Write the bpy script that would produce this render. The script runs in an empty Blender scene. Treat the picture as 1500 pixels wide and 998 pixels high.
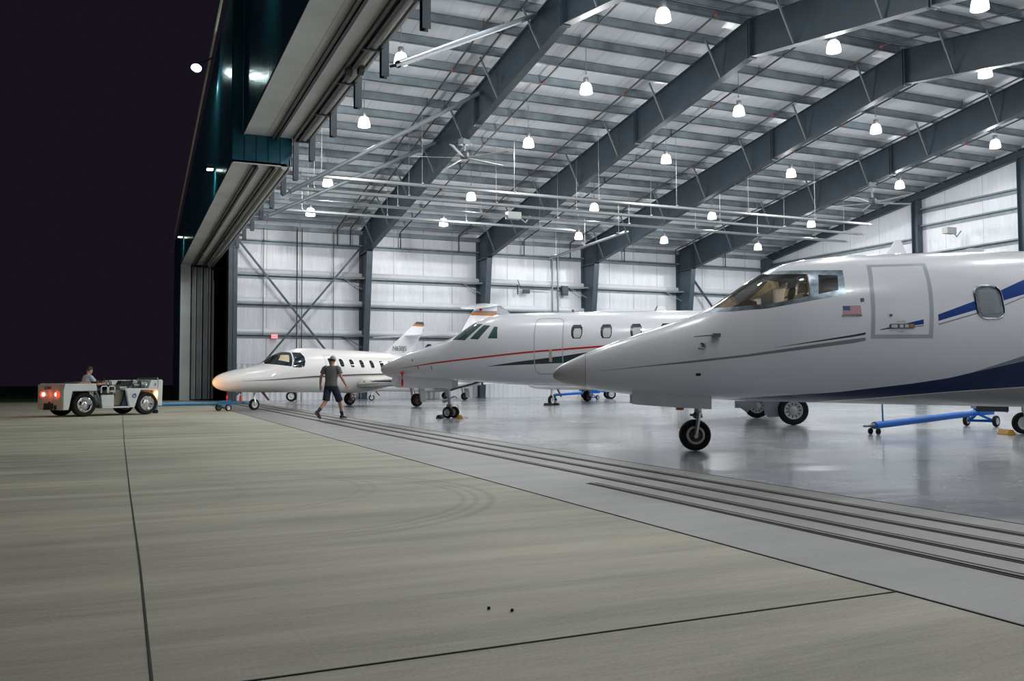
EXPOSURE = -0.12
import bpy, bmesh, math, random
from mathutils import Vector, Matrix
random.seed(7)
C = bpy.context.scene.collection
PI = math.pi
R = math.radians

# ------------------------------------------------------------------ materials
def nt(name):
    m = bpy.data.materials.new(name); m.use_nodes = True
    n = m.node_tree; n.nodes.clear()
    out = n.nodes.new('ShaderNodeOutputMaterial')
    return m, n, out
def mat(name, col, rough=.5, metal=0.0, var=0.0, vscale=3.0, bump=0.0, bscale=20.0, coat=0.0, spec=.5, emis=None, estr=0.0):
    m, n, out = nt(name)
    p = n.nodes.new('ShaderNodeBsdfPrincipled')
    p.inputs['Base Color'].default_value = (*col, 1); p.inputs['Roughness'].default_value = rough
    p.inputs['Metallic'].default_value = metal; p.inputs['Coat Weight'].default_value = coat
    p.inputs['Specular IOR Level'].default_value = spec
    p.inputs['Coat Roughness'].default_value = .03
    tc = n.nodes.new('ShaderNodeTexCoord')
    if var > 0:
        nz = n.nodes.new('ShaderNodeTexNoise'); nz.inputs['Scale'].default_value = vscale; nz.inputs['Detail'].default_value = 4
        n.links.new(tc.outputs['Object'], nz.inputs['Vector'])
        rp = n.nodes.new('ShaderNodeValToRGB')
        rp.color_ramp.elements[0].position = .3; rp.color_ramp.elements[1].position = .7
        rp.color_ramp.elements[0].color = (*[c*(1-var) for c in col], 1)
        rp.color_ramp.elements[1].color = (*[min(1, c*(1+var)) for c in col], 1)
        n.links.new(nz.outputs['Fac'], rp.inputs['Fac']); n.links.new(rp.outputs['Color'], p.inputs['Base Color'])
    if bump > 0:
        nb = n.nodes.new('ShaderNodeTexNoise'); nb.inputs['Scale'].default_value = bscale; nb.inputs['Detail'].default_value = 3
        n.links.new(tc.outputs['Object'], nb.inputs['Vector'])
        b = n.nodes.new('ShaderNodeBump'); b.inputs['Strength'].default_value = bump; b.inputs['Distance'].default_value = .02
        n.links.new(nb.outputs['Fac'], b.inputs['Height']); n.links.new(b.outputs['Normal'], p.inputs['Normal'])
    if emis:
        p.inputs['Emission Color'].default_value = (*emis, 1); p.inputs['Emission Strength'].default_value = estr
    n.links.new(p.outputs[0], out.inputs[0])
    return m
M = {}
M['beam'] = mat('beam_paint', (.026, .040, .052), .45, var=.12, vscale=1.5)
M['brace'] = mat('brace_paint', (.10, .125, .14), .5)
M['column'] = mat('column_paint', (.036, .055, .072), .45, var=.1)
M['galv'] = mat('galvanised', (.18, .215, .24), .45, .2, var=.35, vscale=1.2)
M['girt'] = mat('girt_steel', (.20, .24, .26), .45, .2, var=.15)
M['pipe_black'] = mat('black_pipe', (.03, .032, .035), .5)
M['red_pipe'] = mat('coupling_red', (.25, .06, .04), .5)
M['strut'] = mat('strut_grey', (.13, .155, .17), .45, .1)
M['soffit'] = mat('soffit_panel', (.72, .73, .72), .5, var=.1, vscale=.7, bump=.15, bscale=.9)
M['rail_dark'] = mat('rail_dark', (.06, .065, .065), .5, var=.2)
M['rail_mid'] = mat('rail_mid', (.42, .42, .40), .4, .1)
M['teal'] = mat('teal_metal', (.016, .115, .165), .26, .2)
M['rake'] = mat('rake_trim', (.85, .80, .64), .5)
M['leaf'] = mat('door_leaf', (.34, .37, .40), .5)
M['strip'] = mat('edge_strip', (.85, .85, .82), .4)
M['dark'] = mat('pocket_shade', (.015, .016, .02), .7)  # near-black stands in for the shade inside the door pocket
M['track'] = mat('track_steel', (.022, .018, .015), .8, 0, var=.3, vscale=4, spec=.2)
M['rail_top'] = mat('rail_top', (.10, .085, .07), .5, .3)
M['joint'] = mat('joint_seal', (.025, .025, .022), .8)
M['white'] = mat('aircraft_white', (.80, .80, .825), .22, coat=.8, var=.015)
M['cream'] = mat('aircraft_warm_white', (.80, .785, .77), .26, coat=.6)
M['radome'] = mat('radome_white', (.64, .63, .63), .35, coat=.4)
M['grey_stripe'] = mat('grey_stripe', (.22, .23, .24), .3, coat=.4)
M['grey_light'] = mat('grey_light', (.40, .44, .46), .3, coat=.3)
M['black_stripe'] = mat('black_stripe', (.012, .018, .03), .3, coat=.4)
M['blue'] = mat('stripe_blue', (.003, .048, .26), .4, coat=.12, spec=.25)
M['navy'] = mat('belly_navy', (.005, .02, .09), .35, coat=.25, spec=.3)
M['belly'] = mat('belly_grey', (.35, .34, .33), .3, coat=.4)
M['red'] = mat('stripe_red', (.55, .015, .02), .3, coat=.4)
M['green_black'] = mat('stripe_greenblack', (.015, .035, .035), .3, coat=.4)
M['tan'] = mat('stripe_tan', (.50, .40, .32), .35)
M['orange'] = mat('stripe_orange', (.50, .18, .03), .35)
M['chrome'] = mat('chrome', (.75, .75, .75), .08, 1.0)
M['brushed'] = mat('brushed_metal', (.17, .21, .24), .28, .75, var=.45, vscale=9)
M['alu'] = mat('aluminium', (.55, .56, .57), .35, .8)
M['steel_dark'] = mat('gear_steel', (.16, .16, .16), .4, .6)
M['tyre'] = mat('tyre_rubber', (.010, .010, .011), .75, bump=.1, bscale=60, spec=.25)
M['hub'] = mat('hub_grey', (.50, .50, .50), .45, .1)
M['hub_brown'] = mat('hub_dusty', (.16, .11, .09), .55, .3, var=.3, vscale=30)
M['hub_white'] = mat('hub_white', (.65, .67, .66), .45)
M['glass_dark'] = mat('window_dark', (.012, .02, .028), .06, coat=1.0)
M['glass_teal'] = mat('window_teal_reflection', (.04, .09, .075), .05, coat=1.0)  # pane colour lifted to stand in for teal reflections
M['blind'] = mat('window_blind', (.55, .54, .55), .5)
M['slat'] = mat('window_slat', (.25, .26, .28), .5)
M['seat'] = mat('seat_cream', (.62, .55, .36), .6)
M['seat_tan'] = mat('seat_tan', (.30, .22, .12), .6)
M['cockpit'] = mat('cockpit_dark', (.05, .032, .022), .6)
M['copper'] = mat('cockpit_frame_copper', (.45, .22, .11), .4, .3)
M['blue_paint'] = mat('towbar_blue', (.004, .13, .52), .45, spec=.25)
M['blue_paint2'] = mat('towbar_blue_faded', (.03, .17, .32), .4, var=.15)
M['streamer'] = mat('streamer_red', (.55, .02, .03), .6)
M['yellow'] = mat('chock_yellow', (.60, .32, .03), .5)
M['rubber'] = mat('rubber_black', (.02, .02, .018), .7)
M['tug'] = mat('tug_grey', (.60, .64, .63), .45, var=.06)
M['tug_rear'] = mat('tug_rear_tan', (.46, .38, .32), .5, var=.12, vscale=5)
M['tug_dark'] = mat('tug_dark', (.035, .032, .03), .6)
M['tug_olive'] = mat('tug_olive', (.17, .155, .11), .55)
M['tug_navy'] = mat('tug_navy', (.01, .02, .07), .5)
M['tug_orange'] = mat('tug_cover_ochre', (.38, .19, .05), .6)
M['tail_red'] = mat('tail_light_red', (.5, .01, .005), .3, emis=(1, .03, .01), estr=3)
M['tail_white'] = mat('tail_light_hot', (.9, .6, .4), .3, emis=(1, .72, .45), estr=10)
M['head_glow'] = mat('headlight', (.9, .6, .3), .3, emis=(1, .45, .15), estr=14)
M['skin'] = mat('skin', (.52, .27, .19), .55)
M['hair'] = mat('hair_dark', (.03, .02, .015), .7)
M['shirt_grey'] = mat('shirt_grey', (.16, .155, .15), .85, var=.12, vscale=9)
M['shirt_blue'] = mat('shirt_bluegrey', (.42, .50, .58), .85)
M['shorts'] = mat('shorts_navy', (.022, .03, .055), .8, var=.2, vscale=9)
M['cap'] = mat('cap_grey', (.38, .37, .36), .8)
M['shoe'] = mat('shoe_black', (.018, .018, .02), .6)
M['sole'] = mat('shoe_sole', (.30, .27, .24), .7)
M['heater'] = mat('heater_reflector', (.20, .21, .21), .45, .2)
M['fan'] = mat('fan_grey', (.36, .37, .36), .5)
M['beacon'] = mat('beacon_red', (.6, .03, .03), .25)
M['exit_red'] = mat('exit_red', (.6, .03, .04), .4, emis=(1, .08, .10), estr=1.6)
M['exit_face'] = mat('exit_face', (.7, .35, .35), .4, emis=(1, .32, .33), estr=.9)
M['flag_red'] = mat('flag_red', (.45, .03, .04), .4)
M['flag_white'] = mat('flag_white', (.72, .70, .72), .4)
M['flag_blue'] = mat('flag_blue', (.02, .06, .22), .4)
M['ink'] = mat('lettering_dark', (.03, .035, .05), .5)
M['ink_red'] = mat('lettering_red', (.55, .06, .06), .5)
M['brown'] = mat('door_brown', (.12, .05, .03), .6)
M['lamp_house'] = mat('lamp_housing', (.35, .36, .38), .4, .5)
M['grass'] = mat('grass', (.06, .15, .035), .9, var=.4, vscale=2)
M['stone'] = mat('pebble', (.02, .02, .02), .9)
M['road'] = mat('taxiway', (.10, .10, .10), .9)

def emissive(name, col, strength):
    m, n, out = nt(name)
    e = n.nodes.new('ShaderNodeEmission'); e.inputs[0].default_value = (*col, 1); e.inputs[1].default_value = strength
    n.links.new(e.outputs[0], out.inputs[0])
    return m
M['lamp'] = emissive('lamp_shade_lit', (1, .98, .94), 9.0)
M['lamp'].cycles.emission_sampling = 'NONE'
M['ext_lamp'] = emissive('wall_lamp_lit', (.75, 1, .86), 25.0)

def glass_mat(name, tint, gl=.12):
    m, n, out = nt(name)
    t = n.nodes.new('ShaderNodeBsdfTransparent'); t.inputs[0].default_value = (*tint, 1)
    g = n.nodes.new('ShaderNodeBsdfGlossy'); g.inputs['Roughness'].default_value = .03
    f = n.nodes.new('ShaderNodeFresnel'); f.inputs['IOR'].default_value = 1.45
    a = n.nodes.new('ShaderNodeMath'); a.operation = 'MULTIPLY_ADD'; a.inputs[1].default_value = .9; a.inputs[2].default_value = .02
    n.links.new(f.outputs[0], a.inputs[0])
    mx = n.nodes.new('ShaderNodeMixShader')
    n.links.new(a.outputs[0], mx.inputs[0]); n.links.new(t.outputs[0], mx.inputs[1]); n.links.new(g.outputs[0], mx.inputs[2])
    n.links.new(mx.outputs[0], out.inputs[0])
    return m
M['glass'] = glass_mat('cockpit_glass', (.82, .74, .62))

def two_sided(name, col, inner):
    m = mat(name, col, .22, coat=.8)
    n = m.node_tree; p = [x for x in n.nodes if x.type == 'BSDF_PRINCIPLED'][0]
    out = [x for x in n.nodes if x.type == 'OUTPUT_MATERIAL'][0]
    g = n.nodes.new('ShaderNodeNewGeometry'); q = n.nodes.new('ShaderNodeBsdfPrincipled')
    q.inputs['Base Color'].default_value = (*inner, 1); q.inputs['Roughness'].default_value = .7
    mx = n.nodes.new('ShaderNodeMixShader')
    n.links.new(g.outputs['Backfacing'], mx.inputs[0]); n.links.new(p.outputs[0], mx.inputs[1]); n.links.new(q.outputs[0], mx.inputs[2])
    n.links.new(mx.outputs[0], out.inputs[0])
    return m
M['white_shell'] = two_sided('aircraft_white_lined', (.80, .80, .825), (.07, .045, .03))

def math_node(n, op, a, b=None, c=None):
    k = n.nodes.new('ShaderNodeMath'); k.operation = op
    for i, v in enumerate((a, b, c)):
        if v is None: continue
        if isinstance(v, (int, float)): k.inputs[i].default_value = v
        else: n.links.new(v, k.inputs[i])
    return k.outputs[0]
def ramp(n, fac, stops):
    r = n.nodes.new('ShaderNodeValToRGB'); e = r.color_ramp.elements
    while len(e) < len(stops): e.new(.5)
    for k, (p, c) in zip(e, stops): k.position = p; k.color = (*c, 1)
    n.links.new(fac, r.inputs['Fac']); return r.outputs['Color']
def noise(n, vec, scale, detail=4, rough=.55, dist=0):
    z = n.nodes.new('ShaderNodeTexNoise'); z.inputs['Scale'].default_value = scale; z.inputs['Detail'].default_value = detail
    z.inputs['Roughness'].default_value = rough; z.inputs['Distortion'].default_value = dist
    n.links.new(vec, z.inputs['Vector']); return z.outputs['Fac']
def mapping(n, vec, scale, rot=(0, 0, 0), loc=(0, 0, 0)):
    k = n.nodes.new('ShaderNodeMapping'); k.inputs['Scale'].default_value = scale; k.inputs['Rotation'].default_value = rot; k.inputs['Location'].default_value = loc
    n.links.new(vec, k.inputs['Vector']); return k.outputs[0]
def mixc(n, fac, a, b, mode='MIX'):
    k = n.nodes.new('ShaderNodeMix'); k.data_type = 'RGBA'; k.blend_type = mode
    for i, v in ((0, fac), (6, a), (7, b)):
        if isinstance(v, (int, float)): k.inputs[i].default_value = v
        elif isinstance(v, tuple): k.inputs[i].default_value = (*v, 1)
        else: n.links.new(v, k.inputs[i])
    return k.outputs[2]

def concrete(name, lo, hi, rough, skid=False):
    m, n, out = nt(name)
    p = n.nodes.new('ShaderNodeBsdfPrincipled'); tc = n.nodes.new('ShaderNodeTexCoord').outputs['Object']
    streak = noise(n, mapping(n, tc, (.16, 1.1, 1), (0, 0, R(-6))), 1.0, 6, .6)
    fine = noise(n, mapping(n, tc, (1.2, 14, 1), (0, 0, R(-6))), 2.0, 5, .7)
    grain = noise(n, tc, 55, 3, .7)
    big = noise(n, tc, .22, 3)
    mid = tuple((a+b)/2 for a, b in zip(lo, hi))
    streak2 = noise(n, mapping(n, tc, (.28, 2.6, 1), (0, 0, R(-9)), (3, 7, 0)), 1.0, 5, .6)
    c = ramp(n, streak, [(.40, tuple(x*.85 for x in lo)), (.5, mid), (.60, hi)])
    c = mixc(n, .38, c, ramp(n, streak2, [(.42, tuple(x*.8 for x in lo)), (.58, hi)]))
    c = mixc(n, .25, c, ramp(n, fine, [(.35, lo), (.65, hi)]))
    c = mixc(n, .22, c, ramp(n, grain, [(.35, tuple(x*.8 for x in lo)), (.65, hi)]))
    c = mixc(n, .22, c, ramp(n, big, [(.4, lo), (.6, hi)]))
    if skid:   # worn arcs left by turning tyres
        sep = n.nodes.new('ShaderNodeSeparateXYZ'); n.links.new(tc, sep.inputs[0])
        for (cx, cy, rad, w, amt, lim) in ((1.0, 8.35, 1.98, .05, .35, 0), (1.0, 8.35, 2.10, .04, .35, 0), (1.0, 8.35, 2.24, .06, .40, 0), (.5, 9.3, 1.75, .05, .22, 0), (.5, 9.3, 1.9, .04, .2, 0), (-.1, 9.2, 1.2, .08, .15, 0)):
            dx = math_node(n, 'SUBTRACT', sep.outputs[0], cx); dy = math_node(n, 'SUBTRACT', sep.outputs[1], cy)
            rr = math_node(n, 'SQRT', math_node(n, 'ADD', math_node(n, 'MULTIPLY', dx, dx), math_node(n, 'MULTIPLY', dy, dy)))
            k = math_node(n, 'SUBTRACT', 1.0, math_node(n, 'DIVIDE', math_node(n, 'ABSOLUTE', math_node(n, 'SUBTRACT', rr, rad)), w))
            k = math_node(n, 'MAXIMUM', k, 0.0)
            k = math_node(n, 'MULTIPLY', k, math_node(n, 'MINIMUM', math_node(n, 'MAXIMUM', math_node(n, 'MULTIPLY', math_node(n, 'ADD', dx, .1), .9), 0.0), 1.0))
            k = math_node(n, 'MULTIPLY', math_node(n, 'MULTIPLY', k, amt), math_node(n, 'ADD', .35, fine))
            c = mixc(n, k, c, tuple(x*.45 for x in lo))
    n.links.new(c, p.inputs['Base Color'])
    rr = n.nodes.new('ShaderNodeMapRange'); rr.inputs[3].default_value = rough-.08; rr.inputs[4].default_value = rough+.1
    n.links.new(streak, rr.inputs[0]); n.links.new(rr.outputs[0], p.inputs['Roughness'])
    b = n.nodes.new('ShaderNodeBump'); b.inputs['Strength'].default_value = .25; b.inputs['Distance'].default_value = .004
    n.links.new(fine, b.inputs['Height']); n.links.new(b.outputs[0], p.inputs['Normal'])
    n.links.new(p.outputs[0], out.inputs[0]); return m
M['apron'] = concrete('apron_concrete', (.235, .222, .168), (.64, .615, .49), .72, True)
M['apron_pale'] = concrete('apron_concrete_pale', (.40, .40, .32), (.58, .57, .46), .72)
M['slab'] = concrete('threshold_concrete', (.150, .150, .142), (.27, .27, .255), .5)

def polished():
    m, n, out = nt('polished_floor')
    p = n.nodes.new('ShaderNodeBsdfPrincipled'); tc = n.nodes.new('ShaderNodeTexCoord').outputs['Object']
    a = noise(n, mapping(n, tc, (.10, .35, 1), (0, 0, R(-24))), 1.0, 5, .55)
    b = noise(n, tc, 1.3, 5, .6); d = noise(n, tc, .35, 4)
    c = ramp(n, a, [(.36, (.14, .16, .18)), (.5, (.31, .33, .345)), (.64, (.50, .51, .51))])
    c = mixc(n, .35, c, ramp(n, b, [(.36, (.13, .15, .17)), (.64, (.44, .45, .455))]))
    c = mixc(n, .2, c, ramp(n, noise(n, tc, 7.0, 4, .7), [(.4, (.14, .16, .18)), (.6, (.46, .465, .465))]))
    n.links.new(c, p.inputs['Base Color'])
    mr = n.nodes.new('ShaderNodeMapRange'); mr.inputs[3].default_value = .16; mr.inputs[4].default_value = .36
    n.links.new(d, mr.inputs[0]); n.links.new(mr.outputs[0], p.inputs['Roughness'])
    p.inputs['Coat Weight'].default_value = .4; p.inputs['Coat Roughness'].default_value = .10
    w = noise(n, mapping(n, tc, (.5, 1.6, 1), (0, 0, R(-24))), 1.3, 3, .5); bp = n.nodes.new('ShaderNodeBump'); bp.inputs['Strength'].default_value = .35; bp.inputs['Distance'].default_value = .016
    n.links.new(w, bp.inputs['Height']); n.links.new(bp.outputs[0], p.inputs['Normal']); n.links.new(bp.outputs[0], p.inputs['Coat Normal'])
    n.links.new(p.outputs[0], out.inputs[0]); return m
M['floor'] = polished()

def liner(name, axis, base, pitch=1.83, seam=.02):
    m, n, out = nt(name)
    p = n.nodes.new('ShaderNodeBsdfPrincipled'); tc = n.nodes.new('ShaderNodeTexCoord').outputs['Object']
    sep = n.nodes.new('ShaderNodeSeparateXYZ'); n.links.new(tc, sep.inputs[0])
    v = math_node(n, 'PINGPONG', sep.outputs[axis], pitch/2)
    k = math_node(n, 'LESS_THAN', v, seam)
    sc = (3.0, .25, .5) if axis == 0 else (.25, 3.0, .5)
    w = noise(n, mapping(n, tc, sc), 1.6, 4, .6)
    col = ramp(n, w, [(.3, tuple(x*.88 for x in base)), (.7, base)])
    col = mixc(n, k, col, tuple(x*.45 for x in base))
    n.links.new(col, p.inputs['Base Color']); p.inputs['Roughness'].default_value = .32
    bp = n.nodes.new('ShaderNodeBump'); bp.inputs['Strength'].default_value = .5; bp.inputs['Distance'].default_value = .05
    n.links.new(w, bp.inputs['Height']); n.links.new(bp.outputs[0], p.inputs['Normal'])
    n.links.new(p.outputs[0], out.inputs[0]); return m
M['liner_x'] = liner('wall_liner_x', 0, (.66, .68, .72))
M['liner_y'] = liner('wall_liner_y', 1, (.66, .68, .72), 2.4, .012)
M['liner_low'] = mat('wall_liner_low', (.62, .64, .68), .4)
M['roof_liner'] = liner('roof_liner', 0, (.76, .78, .81), 1.83, .008)

# ------------------------------------------------------------------ mesh builder
class MB:
    def __init__(s): s.v = []; s.f = []; s.m = []; s.mi = 0
    def add(s, vs, fs):
        b = len(s.v); s.v += [tuple(v) for v in vs]
        for f in fs: s.f.append(tuple(b+i for i in f)); s.m.append(s.mi)
    def box(s, x0, y0, z0, x1, y1, z1):
        s.add([(x0,y0,z0),(x1,y0,z0),(x1,y1,z0),(x0,y1,z0),(x0,y0,z1),(x1,y0,z1),(x1,y1,z1),(x0,y1,z1)],
              [(0,3,2,1),(4,5,6,7),(0,1,5,4),(1,2,6,5),(2,3,7,6),(3,0,4,7)]); return s
    def bar(s, a, b, w, h=None, up=(0,0,1)):
        a, b = Vector(a), Vector(b); h = h or w; d = (b-a).normalized(); u = Vector(up)
        if abs(d.dot(u)) > .98: u = Vector((1,0,0))
        r = d.cross(u).normalized()*w/2; u = r.cross(d).normalized()*h/2
        vs = [p+q for p in (a, b) for q in (-r-u, r-u, r+u, -r+u)]
        s.add(vs, [(0,1,2,3),(7,6,5,4),(0,4,5,1),(1,5,6,2),(2,6,7,3),(3,7,4,0)]); return s
    def tube(s, pts, r, n=10, caps=True):
        pts = [Vector(p) for p in pts]; rs = r if isinstance(r, (list, tuple)) else [r]*len(pts)
        b = len(s.v); k = len(pts); prev = None
        for i, p in enumerate(pts):
            d = (pts[min(i+1,k-1)]-pts[max(i-1,0)]).normalized()
            if prev is None:
                u = Vector((0,0,1)) if abs(d.z) < .9 else Vector((1,0,0)); a = d.cross(u).normalized()
            else:
                a = (prev-d*prev.dot(d)).normalized()
            prev = a; c = d.cross(a)
            for j in range(n):
                t = 2*PI*j/n; s.v.append(tuple(p+(a*math.cos(t)+c*math.sin(t))*rs[i]))
        for i in range(k-1):
            for j in range(n):
                s.f.append((b+i*n+j, b+i*n+(j+1)%n, b+(i+1)*n+(j+1)%n, b+(i+1)*n+j)); s.m.append(s.mi)
        if caps:
            s.f.append(tuple(b+j for j in reversed(range(n)))); s.m.append(s.mi)
            s.f.append(tuple(b+(k-1)*n+j for j in range(n))); s.m.append(s.mi)
        return s
    def lathe(s, prof, o=(0,0,0), axis='y', n=24, close=False):
        o = Vector(o); b = len(s.v); k = len(prof)
        for (r, a) in prof:
            for j in range(n):
                t = 2*PI*j/n; c, q = r*math.cos(t), r*math.sin(t)
                p = {'y': (c, a, q), 'z': (c, q, a), 'x': (a, c, q)}[axis]
                s.v.append(tuple(o+Vector(p)))
        for i in range(k-1 if not close else k):
            for j in range(n):
                i2 = (i+1) % k
                s.f.append((b+i*n+j, b+i*n+(j+1)%n, b+i2*n+(j+1)%n, b+i2*n+j)); s.m.append(s.mi)
        return s
    def prism(s, poly, fn0, fn1):
        n = len(poly); b = len(s.v)
        s.v += [tuple(fn0(*p)) for p in poly]+[tuple(fn1(*p)) for p in poly]
        s.f.append(tuple(b+i for i in range(n))); s.m.append(s.mi)
        s.f.append(tuple(b+n+i for i in reversed(range(n)))); s.m.append(s.mi)
        for i in range(n):
            j = (i+1) % n; s.f.append((b+i, b+n+i, b+n+j, b+j)); s.m.append(s.mi)
        return s
    def loft(s, rings, closed=True, caps=True):
        b = len(s.v); n = len(rings[0])
        for r in rings: s.v += [tuple(p) for p in r]
        for i in range(len(rings)-1):
            for j in range(n if closed else n-1):
                s.f.append((b+i*n+j, b+i*n+(j+1)%n, b+(i+1)*n+(j+1)%n, b+(i+1)*n+j)); s.m.append(s.mi)
        if caps and closed:
            s.f.append(tuple(b+j for j in reversed(range(n)))); s.m.append(s.mi)
            q = b+(len(rings)-1)*n; s.f.append(tuple(q+j for j in range(n))); s.m.append(s.mi)
        return s
    def ell(s, c, r, nu=16, nv=10, tilt=None):
        c = Vector(c); rings = []
        for i in range(nv+1):
            ph = -PI/2+PI*i/nv
            ring = []
            for j in range(nu):
                t = 2*PI*j/nu
                p = Vector((r[0]*math.cos(ph)*math.cos(t), r[1]*math.cos(ph)*math.sin(t), r[2]*math.sin(ph)))
                if tilt is not None: p = tilt @ p
                ring.append(c+p)
            rings.append(ring)
        return s.loft(rings, True, False)
    def build(s, name, mats, parent=None, loc=None, rotz=0, smooth=35, fix=True, bevel=0):
        me = bpy.data.meshes.new(name); me.from_pydata(s.v, [], s.f)
        for q in (mats if isinstance(mats, (list, tuple)) else [mats]): me.materials.append(M[q] if isinstance(q, str) else q)
        me.polygons.foreach_set('material_index', s.m)
        if fix:
            bm = bmesh.new(); bm.from_mesh(me); bmesh.ops.remove_doubles(bm, verts=bm.verts, dist=1e-5)
            bmesh.ops.recalc_face_normals(bm, faces=bm.faces); bm.to_mesh(me); bm.free()
        if smooth:
            for p in me.polygons: p.use_smooth = True
            me.set_sharp_from_angle(angle=R(smooth))
        me.update()
        o = bpy.data.objects.new(name, me); C.objects.link(o)
        if parent: o.parent = parent
        if loc is not None: o.location = loc
        if rotz: o.rotation_euler.z = rotz
        if bevel:
            b = o.modifiers.new('bevel', 'BEVEL'); b.width = bevel; b.segments = 2; b.limit_method = 'ANGLE'
        return o

def tag(o, label=None, cat=None, group=None, kind=None):
    if label: o['label'] = label
    if cat: o['category'] = cat
    if group: o['group'] = group
    if kind: o['kind'] = kind
    return o
def empty(name, loc, rz=0, label=None, cat=None, group=None):
    o = bpy.data.objects.new(name, None); C.objects.link(o); o.location = loc; o.rotation_euler.z = rz
    o.empty_display_size = .2
    return tag(o, label, cat, group)
def copy_tree(o, parent=None):
    c = o.copy(); C.objects.link(c); c.parent = parent
    for ch in list(o.children): copy_tree(ch, c)
    return c
def text(name, body, size, m, parent, loc, rot, align='LEFT', bold=0, sx=1, extrude=.001):
    cu = bpy.data.curves.new(name, 'FONT'); cu.body = body; cu.size = size; cu.align_x = align; cu.offset = bold; cu.extrude = extrude
    t = bpy.data.objects.new(name, cu); C.objects.link(t); bpy.context.view_layer.update()
    me = bpy.data.meshes.new_from_object(t.evaluated_get(bpy.context.evaluated_depsgraph_get())); bpy.data.objects.remove(t)
    me.materials.clear(); me.materials.append(M[m]); o = bpy.data.objects.new(name, me); C.objects.link(o); o.parent = parent
    o.location = loc; o.rotation_euler = rot; o.scale = (sx, 1, 1)
    return o
# ------------------------------------------------------------------ setting
RIDGE, YF, YN, XR = 24.8, 51.0, -1.4, 42.4
BAYS = [5.4, 12.72, 20.02, 27.32, 34.61, 41.9]
def top_z(y): return 13.65-.149*abs(y-RIDGE)            # top flange of the frames
def bot_z(y):
    d = abs(y-RIDGE); pts = [(0, 12.32), (7.6, 11.15), (24.4, 8.42), (27, 8.0)]
    for (a, p), (b, q) in zip(pts, pts[1:]):
        if d <= b: return p+(q-p)*(d-a)/(b-a)
    return 8.0
def deck_z(y): return top_z(y)+.35
def S(o, label=None):
    o['kind'] = 'structure'
    if label: o['label'] = label
    return o

# ground outside
m = MB(); m.box(-120, -30, -.3, 3.6, 53.7, 0); apron = S(m.build('apron_floor', 'apron'), 'grey beige broomed concrete apron outside the hangar')
m = MB(); m.box(-40, 25.2, -.01, 0.0, 27.3, .004); S(m.build('apron_floor_slab', 'apron_pale', apron))
m = MB()
for a, b in (((.035, 25.4), (.05, 17)), ((.05, 17), (.085, 9.6)), ((.085, 9.6), (.112, 5.7)), ((.112, 5.7), (.115, 1.0)), ((.0, 53.0), (.035, 25.4))):
    m.bar((*a, .001), (*b, .001), .010, .004)
m.build('joint', 'joint', apron)
m = MB(); m.bar((-20, 3.30, .002), (.5, 3.37, .002), .010, .004); m.bar((.5, 3.37, .002), (3.6, 3.41, .002), .010, .004); m.build('joint', 'joint', apron)
m = MB(); m.bar((3.61, -1.2, .002), (3.615, 54, .002), .014, .005); m.build('joint', 'joint', apron)
m = MB(); m.box(-220, 53.7, -.3, 2.9, 76, -.02); m.box(-220, 84, -.3, 60, 260, -.02); m.box(2.9, 61, -.3, 60, 84, -.02)
tag(m.build('grass', 'grass'), 'dark green grass strip beyond the far edge of the apron', 'grass', kind='stuff')
m = MB(); m.box(-220, 76, -.3, 2.9, 84, -.01); S(m.build('road', 'road'), 'faint grey taxiway across the dark field')

# hangar floor
m = MB(); m.box(3.62, YN, -.3, 6.1, 61, .0); S(m.build('threshold_floor', 'slab'), 'pale concrete strip carrying the door tracks')
m = MB(); m.box(6.1, YN, -.3, XR, YF, .0); S(m.build('floor', 'floor'), 'glossy polished concrete hangar floor')
for i, (x, y0) in enumerate(((5.70, YN), (5.30, YN), (4.87, YN), (4.50, YN))):
    y1 = (54, 54, 54, 8.26)[i]
    m = MB(); m.box(x-.065, y0, -.02, x+.065, y1, .003)
    t = S(m.build('track_trim', 'track'), ('innermost dark floor track of the hangar door', 'second dark floor track from the hangar side', 'third dark floor track from the hangar side', 'short outermost floor track that starts part way along the door')[i])
    m = MB(); m.box(x-.016, y0, 0, x+.016, y1, .007); m.build('rail', 'rail_top', t)
m = MB(); m.bar((6.1, -1, .001), (6.1, 50, .001), .012, .004); S(m.build('joint_trim', 'joint'), 'thin dark joint along the edge of the polished floor')

# far wall
m = MB(); m.box(5.4, YF, 0, XR+.2, YF+.15, 10.05)
wb = S(m.build('wall_back', 'liner_x'), 'white insulated far end wall with steel girts')
m = MB(); pr = []
x = 5.42
while x < XR:
    pr += [(x, 0), (x+.05, -.035), (x+.10, -.035), (x+.15, 0)]; x += .30
rings = [[(px, YF-.02+py, z) for px, py in pr] for z in (0, 2.02)]
m.loft(rings, False, False); m.box(5.42, YF-.04, 2.02, XR, YF, 2.06)
m.build('liner_panel', 'liner_low', wb)
def girt(parent, x0, x1, y, z, d=.2):
    m = MB(); m.box(x0, y-d, z-.012, x1, y, z); m.box(x0, y-d, z-.012, x1, y-d+.015, z+.07); m.box(x0, y-.015, z-.19, x1, y, z); m.build('girt', 'girt', parent)
for z in (3.62, 5.33, 6.95, 8.88): girt(wb, 5.5, XR, YF, z)
m = MB(); m.box(5.4, YF-.22, 9.55, XR, YF, 9.80); m.build('eave_strut', 'galv', wb)
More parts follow.
